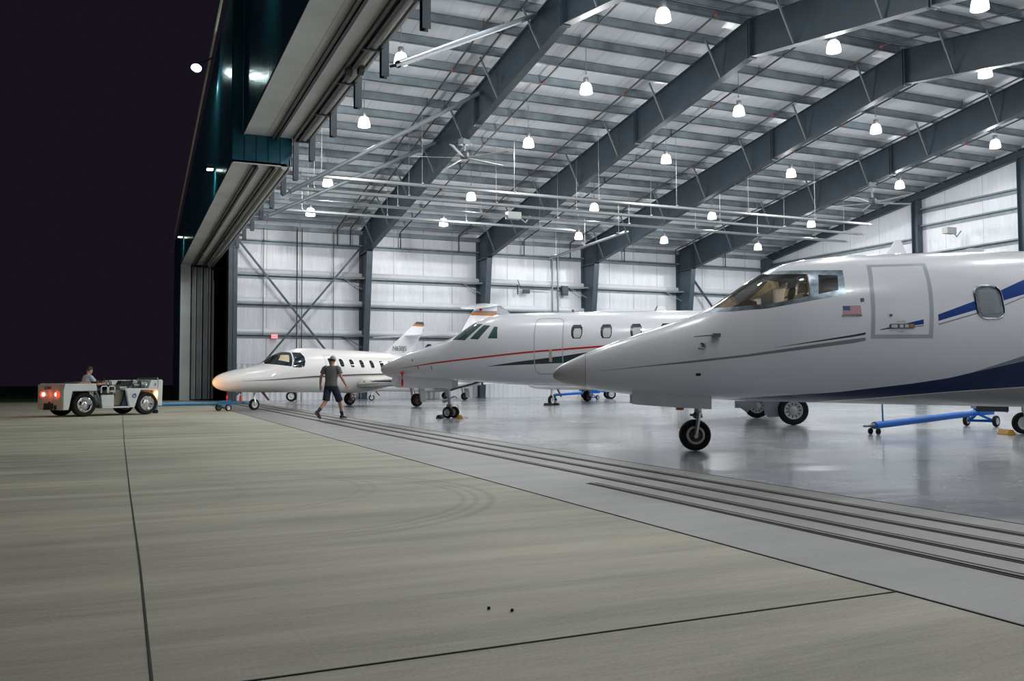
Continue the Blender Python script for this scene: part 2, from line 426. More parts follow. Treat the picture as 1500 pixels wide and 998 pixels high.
# bulged insulation rolls above each girt
m = MB()
for z in (3.62, 5.33, 6.95):
    ring = [[(x, YF-.005-.10*math.sin(PI*t/6), z+.02+.38*t/6) for t in range(7)] for x in (5.5, XR)]
    m.loft(ring, False, False)
m.build('insulation_roll', 'liner_low', wb)
m = MB()
for x in BAYS[1:5]:
    for z in (3.62, 6.95):
        m.bar((x-1.05, YF-.22, z-.03), (x-.1, YF-.62, z-.65 if z < 5 else z-.62), .05); m.bar((x-1.1, YF-.25, z-.02), (x+.12, YF-.75, z+.02), .09)
m.build('girt_brace', 'strut', wb)

# right-hand gable wall, near end wall
poly = [(YN, 0), (YF, 0), (YF, deck_z(YF)), (RIDGE, deck_z(RIDGE)), (YN, deck_z(YN))]
m = MB(); m.prism(poly, lambda y, z: (XR, y, z), lambda y, z: (XR+.15, y, z))
wr = S(m.build('wall_right', 'liner_y', smooth=0), 'white insulated gable wall at the right end of the hangar')
for y0, y1, zs in ((YN, 37.8, (10.81, 9.84, 8.2, 6.6, 5.0, 3.4)), (37.8, YF, (9.19, 7.6, 6.0, 4.4))):
    for z in zs:
        if z > deck_z(y1 if y1 > 40 else y0)+.0 and z > 9.9: ya, yb = RIDGE-(13.9-z)/.149, min(y1, RIDGE+(13.9-z)/.149)
        else: ya, yb = y0, y1
        m = MB(); m.box(XR-.2, ya, z-.015, XR, yb, z+.0); m.box(XR-.2, ya, z-.015, XR-.18, yb, z+.08); m.box(XR-.02, ya, z-.2, XR, yb, z); m.build('girt', 'girt', wr)
m = MB(); m.box(3.4, YN-.15, 0, XR, YN, 9.9); S(m.build('wall_near', 'liner_x'), 'white near end wall behind the camera')

# roof
m = MB()
x0, x1 = 3.35, XR+.3
poly = [(YN-.3, deck_z(YN-.3)), (RIDGE, deck_z(RIDGE)), (YF+.4, deck_z(YF+.4))]
up = [(y, z+.12) for y, z in reversed(poly)]
m.prism(poly+up, lambda y, z: (x0, y, z), lambda y, z: (x1, y, z))
roof = S(m.build('ceiling', 'roof_liner', smooth=0), 'white insulated hangar roof between galvanised purlins')
y = RIDGE+.35; ys = []
while y < YF: ys.append(y); y += 1.53
ys += [2*RIDGE-q for q in ys if 2*RIDGE-q > 6.5]
for y in sorted(ys):
    m = MB(); z = deck_z(y)
    m.box(5.0, y-.012, z-.35, XR, y+.012, z); m.box(5.0, y-.095, z-.35, XR, y+.012, z-.335); m.box(5.0, y-.012, z-.015, XR, y+.095, z); m.box(5.0, y-.095, z-.35, XR, y-.083, z-.31)
    m.build('purlin', 'galv', roof)

# frames
def poly_flange(m, pts, x, w, t):
    for a, b in zip(pts, pts[1:]):
        d = Vector((0, b[0]-a[0], b[1]-a[1])).normalized(); n_ = Vector((0, -d.z, d.y))*t/2
        A, B = Vector((x, *a))-d*.02, Vector((x, *b))+d*.02
        vs = [p+q+Vector((s*w/2, 0, 0)) for p in (A, B) for q, s in ((-n_, -1), (-n_, 1), (n_, 1), (n_, -1))]
        m.add(vs, [(0,1,2,3),(7,6,5,4),(0,4,5,1),(1,5,6,2),(2,6,7,3),(3,7,4,0)])
KN = 49.15
names = ('first', 'second', 'third', 'fourth')
for i, x in enumerate(BAYS[1:5]):
    m = MB()
    dys = [-(KN-RIDGE), -7.6, 0, 7.6, KN-RIDGE]
    ys_ = [RIDGE+d for d in dys]
    tops = [(yy, top_z(yy)) for yy in (2*RIDGE-YF, RIDGE, YF)]
    bots = [(yy, bot_z(yy)) for yy in ys_]
    web = tops+[(YF, 8.0)]+[bots[4], bots[3], bots[2], bots[1], bots[0]]+[(2*RIDGE-YF, 8.0)]
    for k in range(4):
        a, b = ys_[k], ys_[k+1]
        m.prism([(a, bot_z(a)), (b, bot_z(b)), (b, top_z(b)), (a, top_z(a))], lambda y, z: (x-.008, y, z), lambda y, z: (x+.008, y, z))
    m.prism([(KN, bot_z(KN)), (YF, bot_z(KN)), (YF, top_z(YF)), (KN, top_z(KN))], lambda y, z: (x-.008, y, z), lambda y, z: (x+.008, y, z))
    poly_flange(m, tops, x, .30, .022); poly_flange(m, bots, x, .30, .022)
    for yy in (ys_[1], RIDGE, ys_[3], KN+.05):
        zb, zt = bot_z(yy), top_z(yy)
        for o_ in (-.05, .05):
            m.box(x-.16, yy+o_-.02, zb-.06, x+.16, yy+o_+.02, zt+.02)
    b = S(m.build('roof_beam', 'beam', smooth=0), f'{names[i]} deep dark steel roof beam from the door side')
    for yy in (26.5, 30.2, 33.9, 37.6, 41.3, 45.0, 48.2, 22.6, 18.9, 15.2):
        for s in ((-1,) if i else (-1,)):
            q = MB(); q.bar((x+s*.78, yy, deck_z(yy)-.2), (x+s*.06, yy, bot_z(yy)+.04), .06, .06); q.build('flange_brace', 'brace', b)
    # tapered column at the far wall
    m = MB()
    inn = lambda z: 50.35-(50.35-KN)*z/8.42
    m.prism([(YF-.02, 0), (YF-.02, 8.5), (KN, 8.42), (50.35, 0)], lambda y, z: (x-.008, y, z), lambda y, z: (x+.008, y, z))
    poly_flange(m, [(50.35, 0), (KN, 8.42)], x, .34, .025); poly_flange(m, [(YF-.03, 0), (YF-.03, 9.6)], x, .34, .025)
    m.box(x-.2, 50.2, 0, x+.2, YF-.02, .04); m.box(x-.16, KN-.02, 8.38, x+.16, YF, 8.44)
    S(m.build('column', 'column', smooth=0), f'{names[i]} tapered dark steel column from the door along the far wall')
# end frame by the right wall and its posts
m = MB(); x = XR-.25
pts = [(yy, deck_z(yy)-.28) for yy in (YN, RIDGE, YF)]
for k in range(2):
    a, b = pts[k], pts[k+1]
    m.prism([(a[0], a[1]-.42), (b[0], b[1]-.42), b, a], lambda y, z: (x-.01, y, z), lambda y, z: (x+.01, y, z))
poly_flange(m, pts, x, .26, .02); poly_flange(m, [(a, b-.42) for a, b in pts], x, .26, .02)
S(m.build('roof_beam', 'beam', smooth=0), 'slim dark end beam under the roof along the right gable wall')
for k, yy in enumerate((37.75, 31.05, 24.4)):
    m = MB(); zt = deck_z(yy)-.7
    m.box(x-.01, yy-.2, 0, x+.01, yy+.2, zt); m.box(x-.2, yy-.21, 0, x+.2, yy-.19, zt); m.box(x-.2, yy+.19, 0, x+.2, yy+.21, zt)
    S(m.build('column', 'column', smooth=0), f'dark steel gable post, {("farthest", "middle", "nearest")[k]} of three on the right wall')
m = MB(); m.box(41.6, 50.3, 0, 42.1, YF-.05, 9.6); S(m.build('column', 'column'), 'dark corner post where far wall meets right wall')
# column at the door corner
m = MB(); m.box(5.18, 50.0, 0, 5.64, 50.03, 9.1); m.box(5.18, 50.95, 0, 5.64, 50.98, 9.6); m.box(5.40, 50.0, 0, 5.42, 50.98, 9.3)
S(m.build('column', 'column'), 'dark steel column at the door corner of the far wall')
# cross bracing between door corner and first column
for k, (a, b) in enumerate((((5.65, 50.35, 8.85), (12.5, 50.35, .3)), ((12.5, 50.3, 8.75), (5.65, 50.3, .3)))):
    m = MB(); m.bar(a, b, .13, .10); S(m.build('brace_beam', 'column'), ('diagonal wall brace falling away from the door corner', 'diagonal wall brace rising away from the door corner')[k])
m = MB(); m.bar((34.8, 50.35, 8.6), (41.7, 50.35, .3), .13, .1); S(m.build('brace_beam', 'column'), 'diagonal wall brace in the far right bay')

# ---------------- door head and outer wall on the left
XA, YS, ZA, XB, ZB, YJ, YE = 2.96, 27.85, 7.72, 3.28, 8.60, 53.7, 60.2
def rake_z(y): return 13.85-.1257*abs(y-RIDGE)
def ribbed(m, x, ya, yb, z0, zt, n=-1):
    pr = []; y = ya
    while y < yb-.16:
        pr += [(x, y), (x, y+.06), (x+n*.035, y+.08), (x+n*.035, y+.13), (x, y+.15)]; y += .16
    pr.append((x, yb))
    m.loft([[(px, py, z0) for px, py in pr], [(px, py, zt(py)) for px, py in pr]], False, False)
m = MB(); ribbed(m, XA, YS, YJ, ZA, rake_z); ribbed(m, XA, YJ, YE, 0, rake_z)
m.add([(XA, YE, 0), (6, YE, 0), (6, YE, rake_z(YE)), (XA, YE, rake_z(YE))], [(0, 1, 2, 3)])
wl = S(m.build('wall_left', 'teal', smooth=0, fix=False), 'dark teal ribbed metal wall outside, left of the door')
m = MB()
pr = []; xx = XA
while xx < 4.5: pr += [(xx, 0), (xx+.30, 0), (xx+.31, .03), (xx+.345, .03), (xx+.355, 0)]; xx += .355
m.loft([[(min(a, 4.95), YS+b, ZA) for a, b in pr], [(min(a, 4.95), YS+b, rake_z(YS)) for a, b in pr]], False, False)
m.build('step_panel', 'teal', wl, smooth=0, fix=False)
m = MB(); ribbed(m, XB, YN, YS, ZB, rake_z); S(m.build('wall_left_upper', 'teal', smooth=0, fix=False), 'dark teal ribbed wall above the tall door section')
m = MB()
pts = [(2.75, yy, rake_z(yy)) for yy in (YN, RIDGE, YE+.3)]
for a, b in zip(pts, pts[1:]): m.bar(a, b, .07, .12)
m.bar((2.68, YE+.3, rake_z(YE)-.05), (6.2, YE+.3, rake_z(YE)-.05), .05, .09)
S(m.build('rake_trim', 'rake'), 'pale trim along the sloping roof edge')
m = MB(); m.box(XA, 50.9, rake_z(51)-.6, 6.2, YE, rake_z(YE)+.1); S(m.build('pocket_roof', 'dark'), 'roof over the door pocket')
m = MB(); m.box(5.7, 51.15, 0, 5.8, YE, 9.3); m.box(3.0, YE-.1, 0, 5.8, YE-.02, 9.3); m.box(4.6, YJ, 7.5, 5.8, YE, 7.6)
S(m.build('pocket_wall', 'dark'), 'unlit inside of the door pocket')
# soffits
def soffit(xa, xb, ya, yb, z, grooves, name, label):
    m = MB(); m.box(xa, ya, z, xb, yb, z+.06); m.box(xa, ya, z-.03, xa+.03, yb, z+.06); m.box(xa, ya, z-.035, xb, ya+.05, z+.06)
    if ya < 20: pass
    o = S(m.build(name, 'soffit'), label)
    for g0, g1, d in grooves:
        q = MB(); q.box(g0, ya+.1, z-d, g0+.02, yb-.05, z); q.box(g1-.02, ya+.1, z-d, g1, yb-.05, z); q.box(g0, ya+.1, z-.012, g1, yb-.05, z-.002)
        q.box(g0-.03, ya+.1, z-d-.015, g0+.045, yb-.05, z-d); q.box(g1-.045, ya+.1, z-d-.015, g1+.03, yb-.05, z-d)
        q.build('track_channel', 'rail_dark', o)
    q = MB(); q.box((xa+xb)/2-.2, ya+.1, z-.004, (xa+xb)/2-.185, yb, z-.001); q.build('seam', 'rail_mid', o)
    return o
s1 = soffit(XA, 4.42, YS, YJ, ZA, ((3.58, 3.72, .10), (4.10, 4.24, .10)), 'soffit_low_trim', 'pale grey panelled soffit under the lower door head')
s2 = soffit(XB, 4.98, YN, YS, ZB, ((4.13, 4.27, .10), (4.74, 4.92, .12)), 'soffit_high_trim', 'pale grey panelled soffit under the tall door section')
for nm, xa, ya, yb, z in (('low', 4.40, YS, YJ, ZA), ('high', 4.96, YN, YS, ZB)):
    m = MB(); m.tube([(xa+.10, ya, z-.03), (xa+.10, yb, z-.03)], .10, 12); m.box(xa+.24, ya, z-.10, xa+.30, yb, z+.22); m.box(xa, ya, z-.02, xa+.3, yb, z+.02)
    S(m.build('rail_beam', 'rail_mid'), f'round grey rail along the inner edge of the {nm} door soffit')
# rollers hanging in the channels
for k, (x, y, z) in enumerate(((4.83, 20.7, ZB-.12), (5.07, 20.5, ZB-.12), (4.17, 42.5, ZA-.1), (3.65, 47.5, ZA-.1))):
    m = MB(); m.lathe([(0, -.06), (.13, -.06), (.13, .06), (0, .06)], (x, y, z-.05), 'x', 14); m.box(x-.03, y-.2, z-.02, x+.03, y+.2, z+.06)
    tag(m.build('door_roller', 'rail_dark'), ('black roller in the dark channel of the tall door soffit', 'black roller on the round rail of the tall door soffit', 'black roller in the inner channel of the low soffit', 'black roller in the outer channel of the low soffit, near the jamb')[k], 'door roller')
# jamb and stacked leaves
m = MB(); m.box(XA, YJ, 0, 3.56, YJ+.06, ZA+.05); m.box(3.50, YJ, 0, 3.56, YE, ZA); m.box(XA, YJ-.02, 0, XA+.05, YJ+.05, ZA)
S(m.build('jamb_trim', 'soffit'), 'pale grey metal jamb at the far end of the door opening')
for k, (xa, xb) in enumerate(((3.585, 3.80), (3.86, 4.14), (4.22, 4.455), (4.50, 4.60), (4.67, 4.79))):
    m = MB(); m.box(xa, 54.0, .05, xb-.03, YE-.3, ZA-.1)
    d = S(m.build(f'door_{k+1}', 'leaf'), f'edge of the {("outermost", "second", "third", "fourth", "innermost")[k]} stacked sliding door leaf')
    q = MB(); q.box(xb-.035, 53.93, .05, xb, 54.06, ZA-.1 if k < 4 else 6.9); q.build('edge_strip', 'strip', d)
# hanger posts along the inner rail
py = (16.29, 19.25, 21.72, 24.56, 27.6, 30.45, 32.97, 35.73, 38.6, 41.5, 44.4, 47.2)
for k, y in enumerate(py):
    m = MB(); x = 5.3; zt = deck_z(y)-.25
    m.box(x-.008, y-.08, 7.88, x+.008, y+.08, zt); m.box(x-.085, y-.09, 7.88, x+.085, y-.075, zt); m.box(x-.085, y+.075, 7.88, x+.085, y+.09, zt)
    xr = 4.70 if y > YS else 5.2; z = 8.12 if y > YS else 8.5
    m.box(min(xr, x-.5), y-.04, z-.06, x-.06, y+.04, z+.06)
    S(m.build('hanger_column', 'beam', smooth=0), f'grey steel hanger post carrying the door rail, number {k+1} from the near end')
# ------------------------------------------------------------------ lamps
LX = (8.45, 15.54, 22.46, 29.63, 36.62)
ORD = ('first', 'second', 'third', 'fourth', 'fifth')
def make_lamp():
    r = empty('high_bay_lamp', (0, 0, 0))
    m = MB(); m.lathe([(.10, .20), (.13, .21), (.17, .26), (.235, .34), (.245, .345), (.25, .36), (.235, .36), (.165, .275), (.11, .22)], (0, 0, -.56), 'z', 24)
    n = MB(); prof = [(.09, .40), (.14, .385), (.175, .34), (.205, .25), (.225, .14), (.235, .03), (.225, .025), (.21, .14), (.19, .25), (.16, .33), (.12, .37), (.09, .385)]
    n.lathe([(a, b) for a, b in prof], (0, 0, -.36), 'z', 24, True); n.build('lamp_shade', 'lamp', r)
    h = MB(); h.lathe([(0, .0), (.085, .0), (.10, .03), (.10, .20), (.08, .23), (.03, .25), (0, .25)], (0, 0, .02), 'z', 18); h.build('ballast_housing', 'lamp_house', r)
    c = MB(); c.tube([(0, 0, .26), (0, 0, .95)], .012, 6); c.lathe([(0, .30), (.03, .29), (.035, .26), (0, .25)], (0, 0, 0), 'z', 10); c.build('hanging_cord', 'lamp_house', r)
    return r
lamp0 = make_lamp(); used = False
def put_lamp(x, y, z, label):
    global used
    o = lamp0 if not used else copy_tree(lamp0); used = True
    o.location = (x, y, z+.12); tag(o, label, 'lamp', 'high bay lamps under the roof')
    for ch in o.children:
        if ch.name.startswith('hanging_cord'): ch.scale.z = max(.6, (deck_z(y)-.02-z-.12)/.95)
    light(x, y, z-.27)
LAMP_W = 560
def light(x, y, z, w=None):
    l = bpy.data.lights.new('lamp_light', 'POINT'); l.energy = w or LAMP_W; l.shadow_soft_size = .17; l.color = (.99, 1.0, 1.0)
    o = bpy.data.objects.new('lamp_light', l); C.objects.link(o); o.location = (x, y, z)
rows = (('row along the far wall', ((8.47, 44.4, 9.50), (15.53, 44.6, 9.49), (24.0, 45.3, 9.39), (29.6, 45.0, 9.44), (36.6, 45.05, 9.43))),
        ('second row from the far wall', ((8.44, 40.2, 10.13), (15.53, 40.5, 10.10), (22.43, 40.6, 10.09), (29.68, 40.35, 10.12), (36.62, 40.3, 10.13))),
        ('third row from the far wall', ((8.45, 33.6, 11.12), (15.55, 33.8, 11.10), (22.46, 33.9, 11.09), (29.61, 33.9, 11.09), (36.6, 33.8, 11.09))),
        ('fourth row from the far wall', ((8.42, 28.5, 11.89), (15.56, 28.7, 11.86), (22.48, 28.7, 11.85), (29.66, 28.6, 11.88), (36.76, 28.4, 11.90))))
for rn, pts in rows:
    for k, (x, y, z) in enumerate(pts): put_lamp(x, y, z, f'lit high bay lamp, {ORD[k]} from the door in the {rn}')
for x, y, z, t in ((14.76, 22.35, 12.07, 'lit high bay lamp at the top of the picture beside the first roof beam'), (21.4, 22.35, 12.08, 'lit high bay lamp just past the ridge, between the second and third roof beams'),
                   (28.07, 22.0, 12.03, 'lit high bay lamp just past the ridge, between the third and fourth roof beams'), (21.08, 16.63, 11.23, 'lit high bay lamp cut by the top edge of the photo, nearest the camera')):
    put_lamp(x, y, z, t)
for x, y, z in ((8.45, 21.5, 11.9), (36.6, 21.5, 12), (8.45, 15.8, 11.1), (15.5, 15.8, 11.1), (29.6, 15.8, 11.1), (36.6, 15.8, 11.1)): light(x, y, z)
for x in LX: light(x, 9.2, 10.1, LAMP_W*.6)
for x in LX[:2]: light(x, 4.4, 9.5, LAMP_W*.45)

# wall lamps outside
def wall_lamp(p, label, w, arm=.35):
    r = empty('wall_lamp', p, 0, label, 'lamp')
    m = MB(); m.box(-.12, -.14, -.05, .12, .14, .09); m.build('lamp_head', 'rail_dark', r, bevel=.015)
    m = MB(); m.box(-.10, -.12, -.075, .10, .12, -.05); m.build('lamp_glass', 'ext_lamp', r)
    m = MB(); m.bar((.1, 0, .03), (.1+arm, 0, .03), .05, .05); m.box(.08+arm, -.08, -.08, .12+arm, .08, .14); m.build('bracket', 'rail_dark', r)
    l = bpy.data.lights.new('wall_lamp_light', 'SPOT'); l.energy = w; l.color = (.45, 1.0, .80); l.spot_size = R(125); l.spot_blend = .6; l.shadow_soft_size = .06
    o = bpy.data.objects.new('wall_lamp_light', l); C.objects.link(o); o.parent = r; o.location = (0, 0, -.10)
    return r
wall_lamp((2.74, 32.9, 8.62), 'small lit wall lamp on the teal wall, its light streaking down the ribs', 60, .12)
wall_lamp((2.74, 50.6, 8.85), 'small lit wall lamp near the far end of the teal wall, above the jamb', 60, .12)
fl = empty('flood_lamp', (2.2, 32.0, 11.9), 0, 'bright flood lamp sticking out past the sloping roof edge', 'lamp')
m = MB(); m.lathe([(0, -.10), (.10, -.10), (.17, .08), (.18, .12), (.165, .12), (.15, .09)], (0, 0, 0), 'x', 20); fh = m.build('lamp_head', 'rail_dark', fl); fh.rotation_euler = (0, R(55), R(-105))
m = MB(); m.lathe([(0, .085), (.15, .085), (.14, .11), (0, .13)], (0, 0, 0), 'x', 20); fg = m.build('lamp_glass', emissive('flood_lit', (.9, 1, .97), 60), fl); fg.rotation_euler = (0, R(55), R(-105))
m = MB(); m.bar((0, 0, .05), (.5, 0, .35), .05, .05); m.build('bracket', 'rail_dark', fl)
l = bpy.data.lights.new('flood_light', 'POINT'); l.energy = 60; l.color = (.7, 1, .93); l.shadow_soft_size = .1
o = bpy.data.objects.new('flood_light', l); C.objects.link(o); o.location = (2.1, 31.9, 11.75); o.rotation_euler = (R(25), 0, R(0))
wall_lamp((3.08, 20.6, 13.0), 'wall lamp high on the teal wall above the tall door', 220, .10)

# ------------------------------------------------------------------ sprinkler lines under the roof
for k, (x, nm) in enumerate(((11.2, 'first'), (11.95, 'second'), (14.95, 'third'), (18.6, 'fourth'), (22.95, 'fifth'), (26.2, 'sixth'), (30.2, 'seventh'), (34.2, 'eighth'), (38.3, 'ninth'))):
    dz = .33
    pts = [(x, 8.0, deck_z(8)-dz), (x, RIDGE, deck_z(RIDGE)-dz), (x, 50.6, deck_z(50.6)-dz)]
    m = MB(); m.tube(pts+[(x, 50.62, 9.3), (x, 50.62, 8.86)], .035, 8)
    o = m.build('sprinkler_pipe', 'pipe_black'); tag(o, f'thin black sprinkler pipe running under the roof, {nm} from the door side', 'pipe', 'black pipes under the roof')
    for y in (12.3, 18.5, 24.9, 31.1, 37.3, 43.4, 49.5):
        m = MB(); z = deck_z(y)-dz; m.tube([(x, y-.08, z+.012*(1 if y > RIDGE else -1)), (x, y+.08, z-.012*(1 if y > RIDGE else -1))], .048, 8); m.build('coupling', 'red_pipe', o)
    for y in (21.5, 28, 34.2, 40.4, 46.5):
        m = MB(); z = deck_z(y)-dz; m.tube([(x, y, z), (x, y, z+.3)], .012, 6); m.build('pipe_hanger', 'pipe_black', o)

# ------------------------------------------------------------------ radiant tube heaters
def heater_x(x0, x1, y, z, label, burner=None):
    r = empty('tube_heater', (x0, y, z), 0, label, 'heater', 'radiant tube heaters across the hangar')
    L_ = x1-x0
    m = MB(); m.tube([(0, 0, 0), (L_, 0, 0)], .04, 10); m.build('heater_tube', 'alu', r)
    m = MB(); pr = [(-.12, -.03), (-.075, .06), (0, .085), (.075, .06), (.12, -.03), (.11, -.035), (.07, .045), (0, .07), (-.07, .045), (-.11, -.035)]
    m.loft([[(a, p, q) for p, q in pr] for a in (.2, L_-.2)]); m.build('reflector', 'heater', r)
    k = 1.0
    while k < L_:
        h = MB(); h.tube([(k, 0, .1), (k, 0, (deck_z(y)-z if y else 1.6)-.1)], .008, 5); h.bar((k, -.12, .09), (k, .12, .09), .05, .03); h.build('hanging_cord', 'lamp_house', r); k += 4.1
    if burner is not None:
        b = MB(); b.box(burner-.35, -.18, -.12, burner+.35, .18, .22); b.tube([(burner+.3, 0, 0), (burner+.7, .12, -.22), (burner+.9, 0, .1)], .04, 8); b.build('burner_box', 'fan', r, bevel=.02)
    return r
heater_x(6.0, 35.4, 34.5, 9.0, 'long radiant heater tube crossing the hangar, nearest of the four', 34.9)
heater_x(6.2, 37.3, 37.0, 9.0, 'long radiant heater tube crossing the hangar, second of the four', 36.9)
heater_x(6.4, 38.5, 39.4, 9.0, 'long radiant heater tube crossing the hangar, third of the four', 10.9)
heater_x(6.6, 22.0, 41.9, 9.0, 'shorter radiant heater tube crossing the hangar, closest to the far wall')
h2 = heater_x(0, 10.2, 0, 8.3, 'twin heater pipes pointing from the far wall toward the camera'); h2.location = (23.25, 47.6, 8.3); h2.rotation_euler.z = R(-90-4)
# ------------------------------------------------------------------ ceiling fans
def fan(p, top, label, turn):
    r = empty('ceiling_fan', p, turn, label, 'fan')
    m = MB(); m.lathe([(0, -.16), (.14, -.15), (.18, -.05), (.18, .1), (.12, .16), (0, .17)], (0, 0, 0), 'z', 20); m.build('motor', 'pipe_black', r)
    m = MB(); m.tube([(0, 0, .15), (0, 0, top-p[2])], .05, 10); m.box(-.18, -.16, top-p[2]-.25, .18, .16, top-p[2]); m.build('pole', 'strut', r)
    for k in range(5):
        b = MB(); b.prism([(.15, -.05), (2.1, -.09), (2.1, .07), (.15, .06)], lambda x, y: (x, y, -.10-.25*y), lambda x, y: (x, y, -.085-.25*y))
        o = b.build('fan_blade', 'fan', r); o.rotation_euler.z = 2*PI*k/5
    return r
fan((12.7, 33.9, 10.26), 10.95, 'white ceiling fan hanging from the first roof beam', .35)
fan((34.6, 33.7, 10.02), 10.98, 'white ceiling fan hanging from the fourth roof beam', 1.0)
# ------------------------------------------------------------------ round steel struts from door head to first beam
for a, b, t in (((5.3, 18.16, 7.82), (12.6, 26.7, 13.35), 'round grey steel strut, nearest of three'),
                ((5.3, 31.65, 7.72), (12.6, 31.95, 12.25), 'round grey steel strut, middle of three between door head and roof beam'),
                ((5.3, 36.8, 7.76), (12.6, 37.25, 11.6), 'round grey steel strut, farthest of three between door head and roof beam')):
    m = MB(); m.tube([a, b], .08, 14); o = S(m.build('strut_beam', 'strut'), t)
    d = (Vector(b)-Vector(a)).normalized()
    q = MB(); q.bar(Vector(a)-d*.28, Vector(a)+d*.05, .16, .05); q.bar(Vector(b)-d*.05, Vector(b)+d*.2, .16, .05); q.build('gusset', 'beam', o)
# ------------------------------------------------------------------ far-wall fittings
e = empty('exit_sign', (7.72, 50.70, 3.55), 0, 'small red lit exit sign on the far wall beside the brace', 'sign')
m = MB(); m.box(-.17, -.03, -.11, .17, .04, .11); m.build('sign_box', 'exit_face', e, bevel=.01)
text('lettering', 'EXIT', .16, 'exit_red', e, (0, -.033, -.058), (R(90), 0, 0), 'CENTER', .004)
for x, z0, z1, r_, t in ((8.95, 0, 9.7, .028, 'dark conduit pipe up the far wall, nearer the door'), (9.22, 0, 9.7, .022, 'dark conduit pipe up the far wall, just right of the cross brace'), (7.1, 3.6, 9.6, .018, 'thin cable down the far wall left of the cross brace'),
                        (24.95, 3, 9.0, .05, 'grey riser pipe on the far wall behind the second jet'), (25.35, 3, 9.0, .05, 'second grey riser pipe on the far wall, right beside the other'), (11.0, .0, 9.6, .02, 'thin cable down the far wall near the first column')):
    m = MB(); m.tube([(x, 50.72, z0), (x, 50.72, z1)], r_, 8); tag(m.build('conduit_pipe', 'pipe_black' if x < 20 else 'galv'), t, 'pipe')
m = MB(); m.box(-.22, -.1, -.3, .22, .1, .3); m.box(-.18, -.12, -.26, .18, -.1, .26); m.tube([(-.5, 0, -.05), (-.22, 0, -.05)], .03, 8)
tag(m.build('junction_box', 'beam', None, (25.8, 50.68, 6.75), bevel=.01), 'small dark electrical box beside the riser pipes on the far wall', 'box')
m = MB(); m.bar((-.9, 0, 0), (1.1, 0, -.03), .06, .06); m.box(-.75, -.08, -.32, -.30, .06, -.08); m.tube([(-.9, 0, 0), (-1.1, 0, .5)], .025, 8); m.tube([(-1.1, 0, .2), (-1.1, 0, -.4)], .045, 8)
tag(m.build('wall_bracket', 'pipe_black', None, (23.6, 50.62, 6.8)), 'dark bracket arm on the far wall above the second jet', 'bracket')
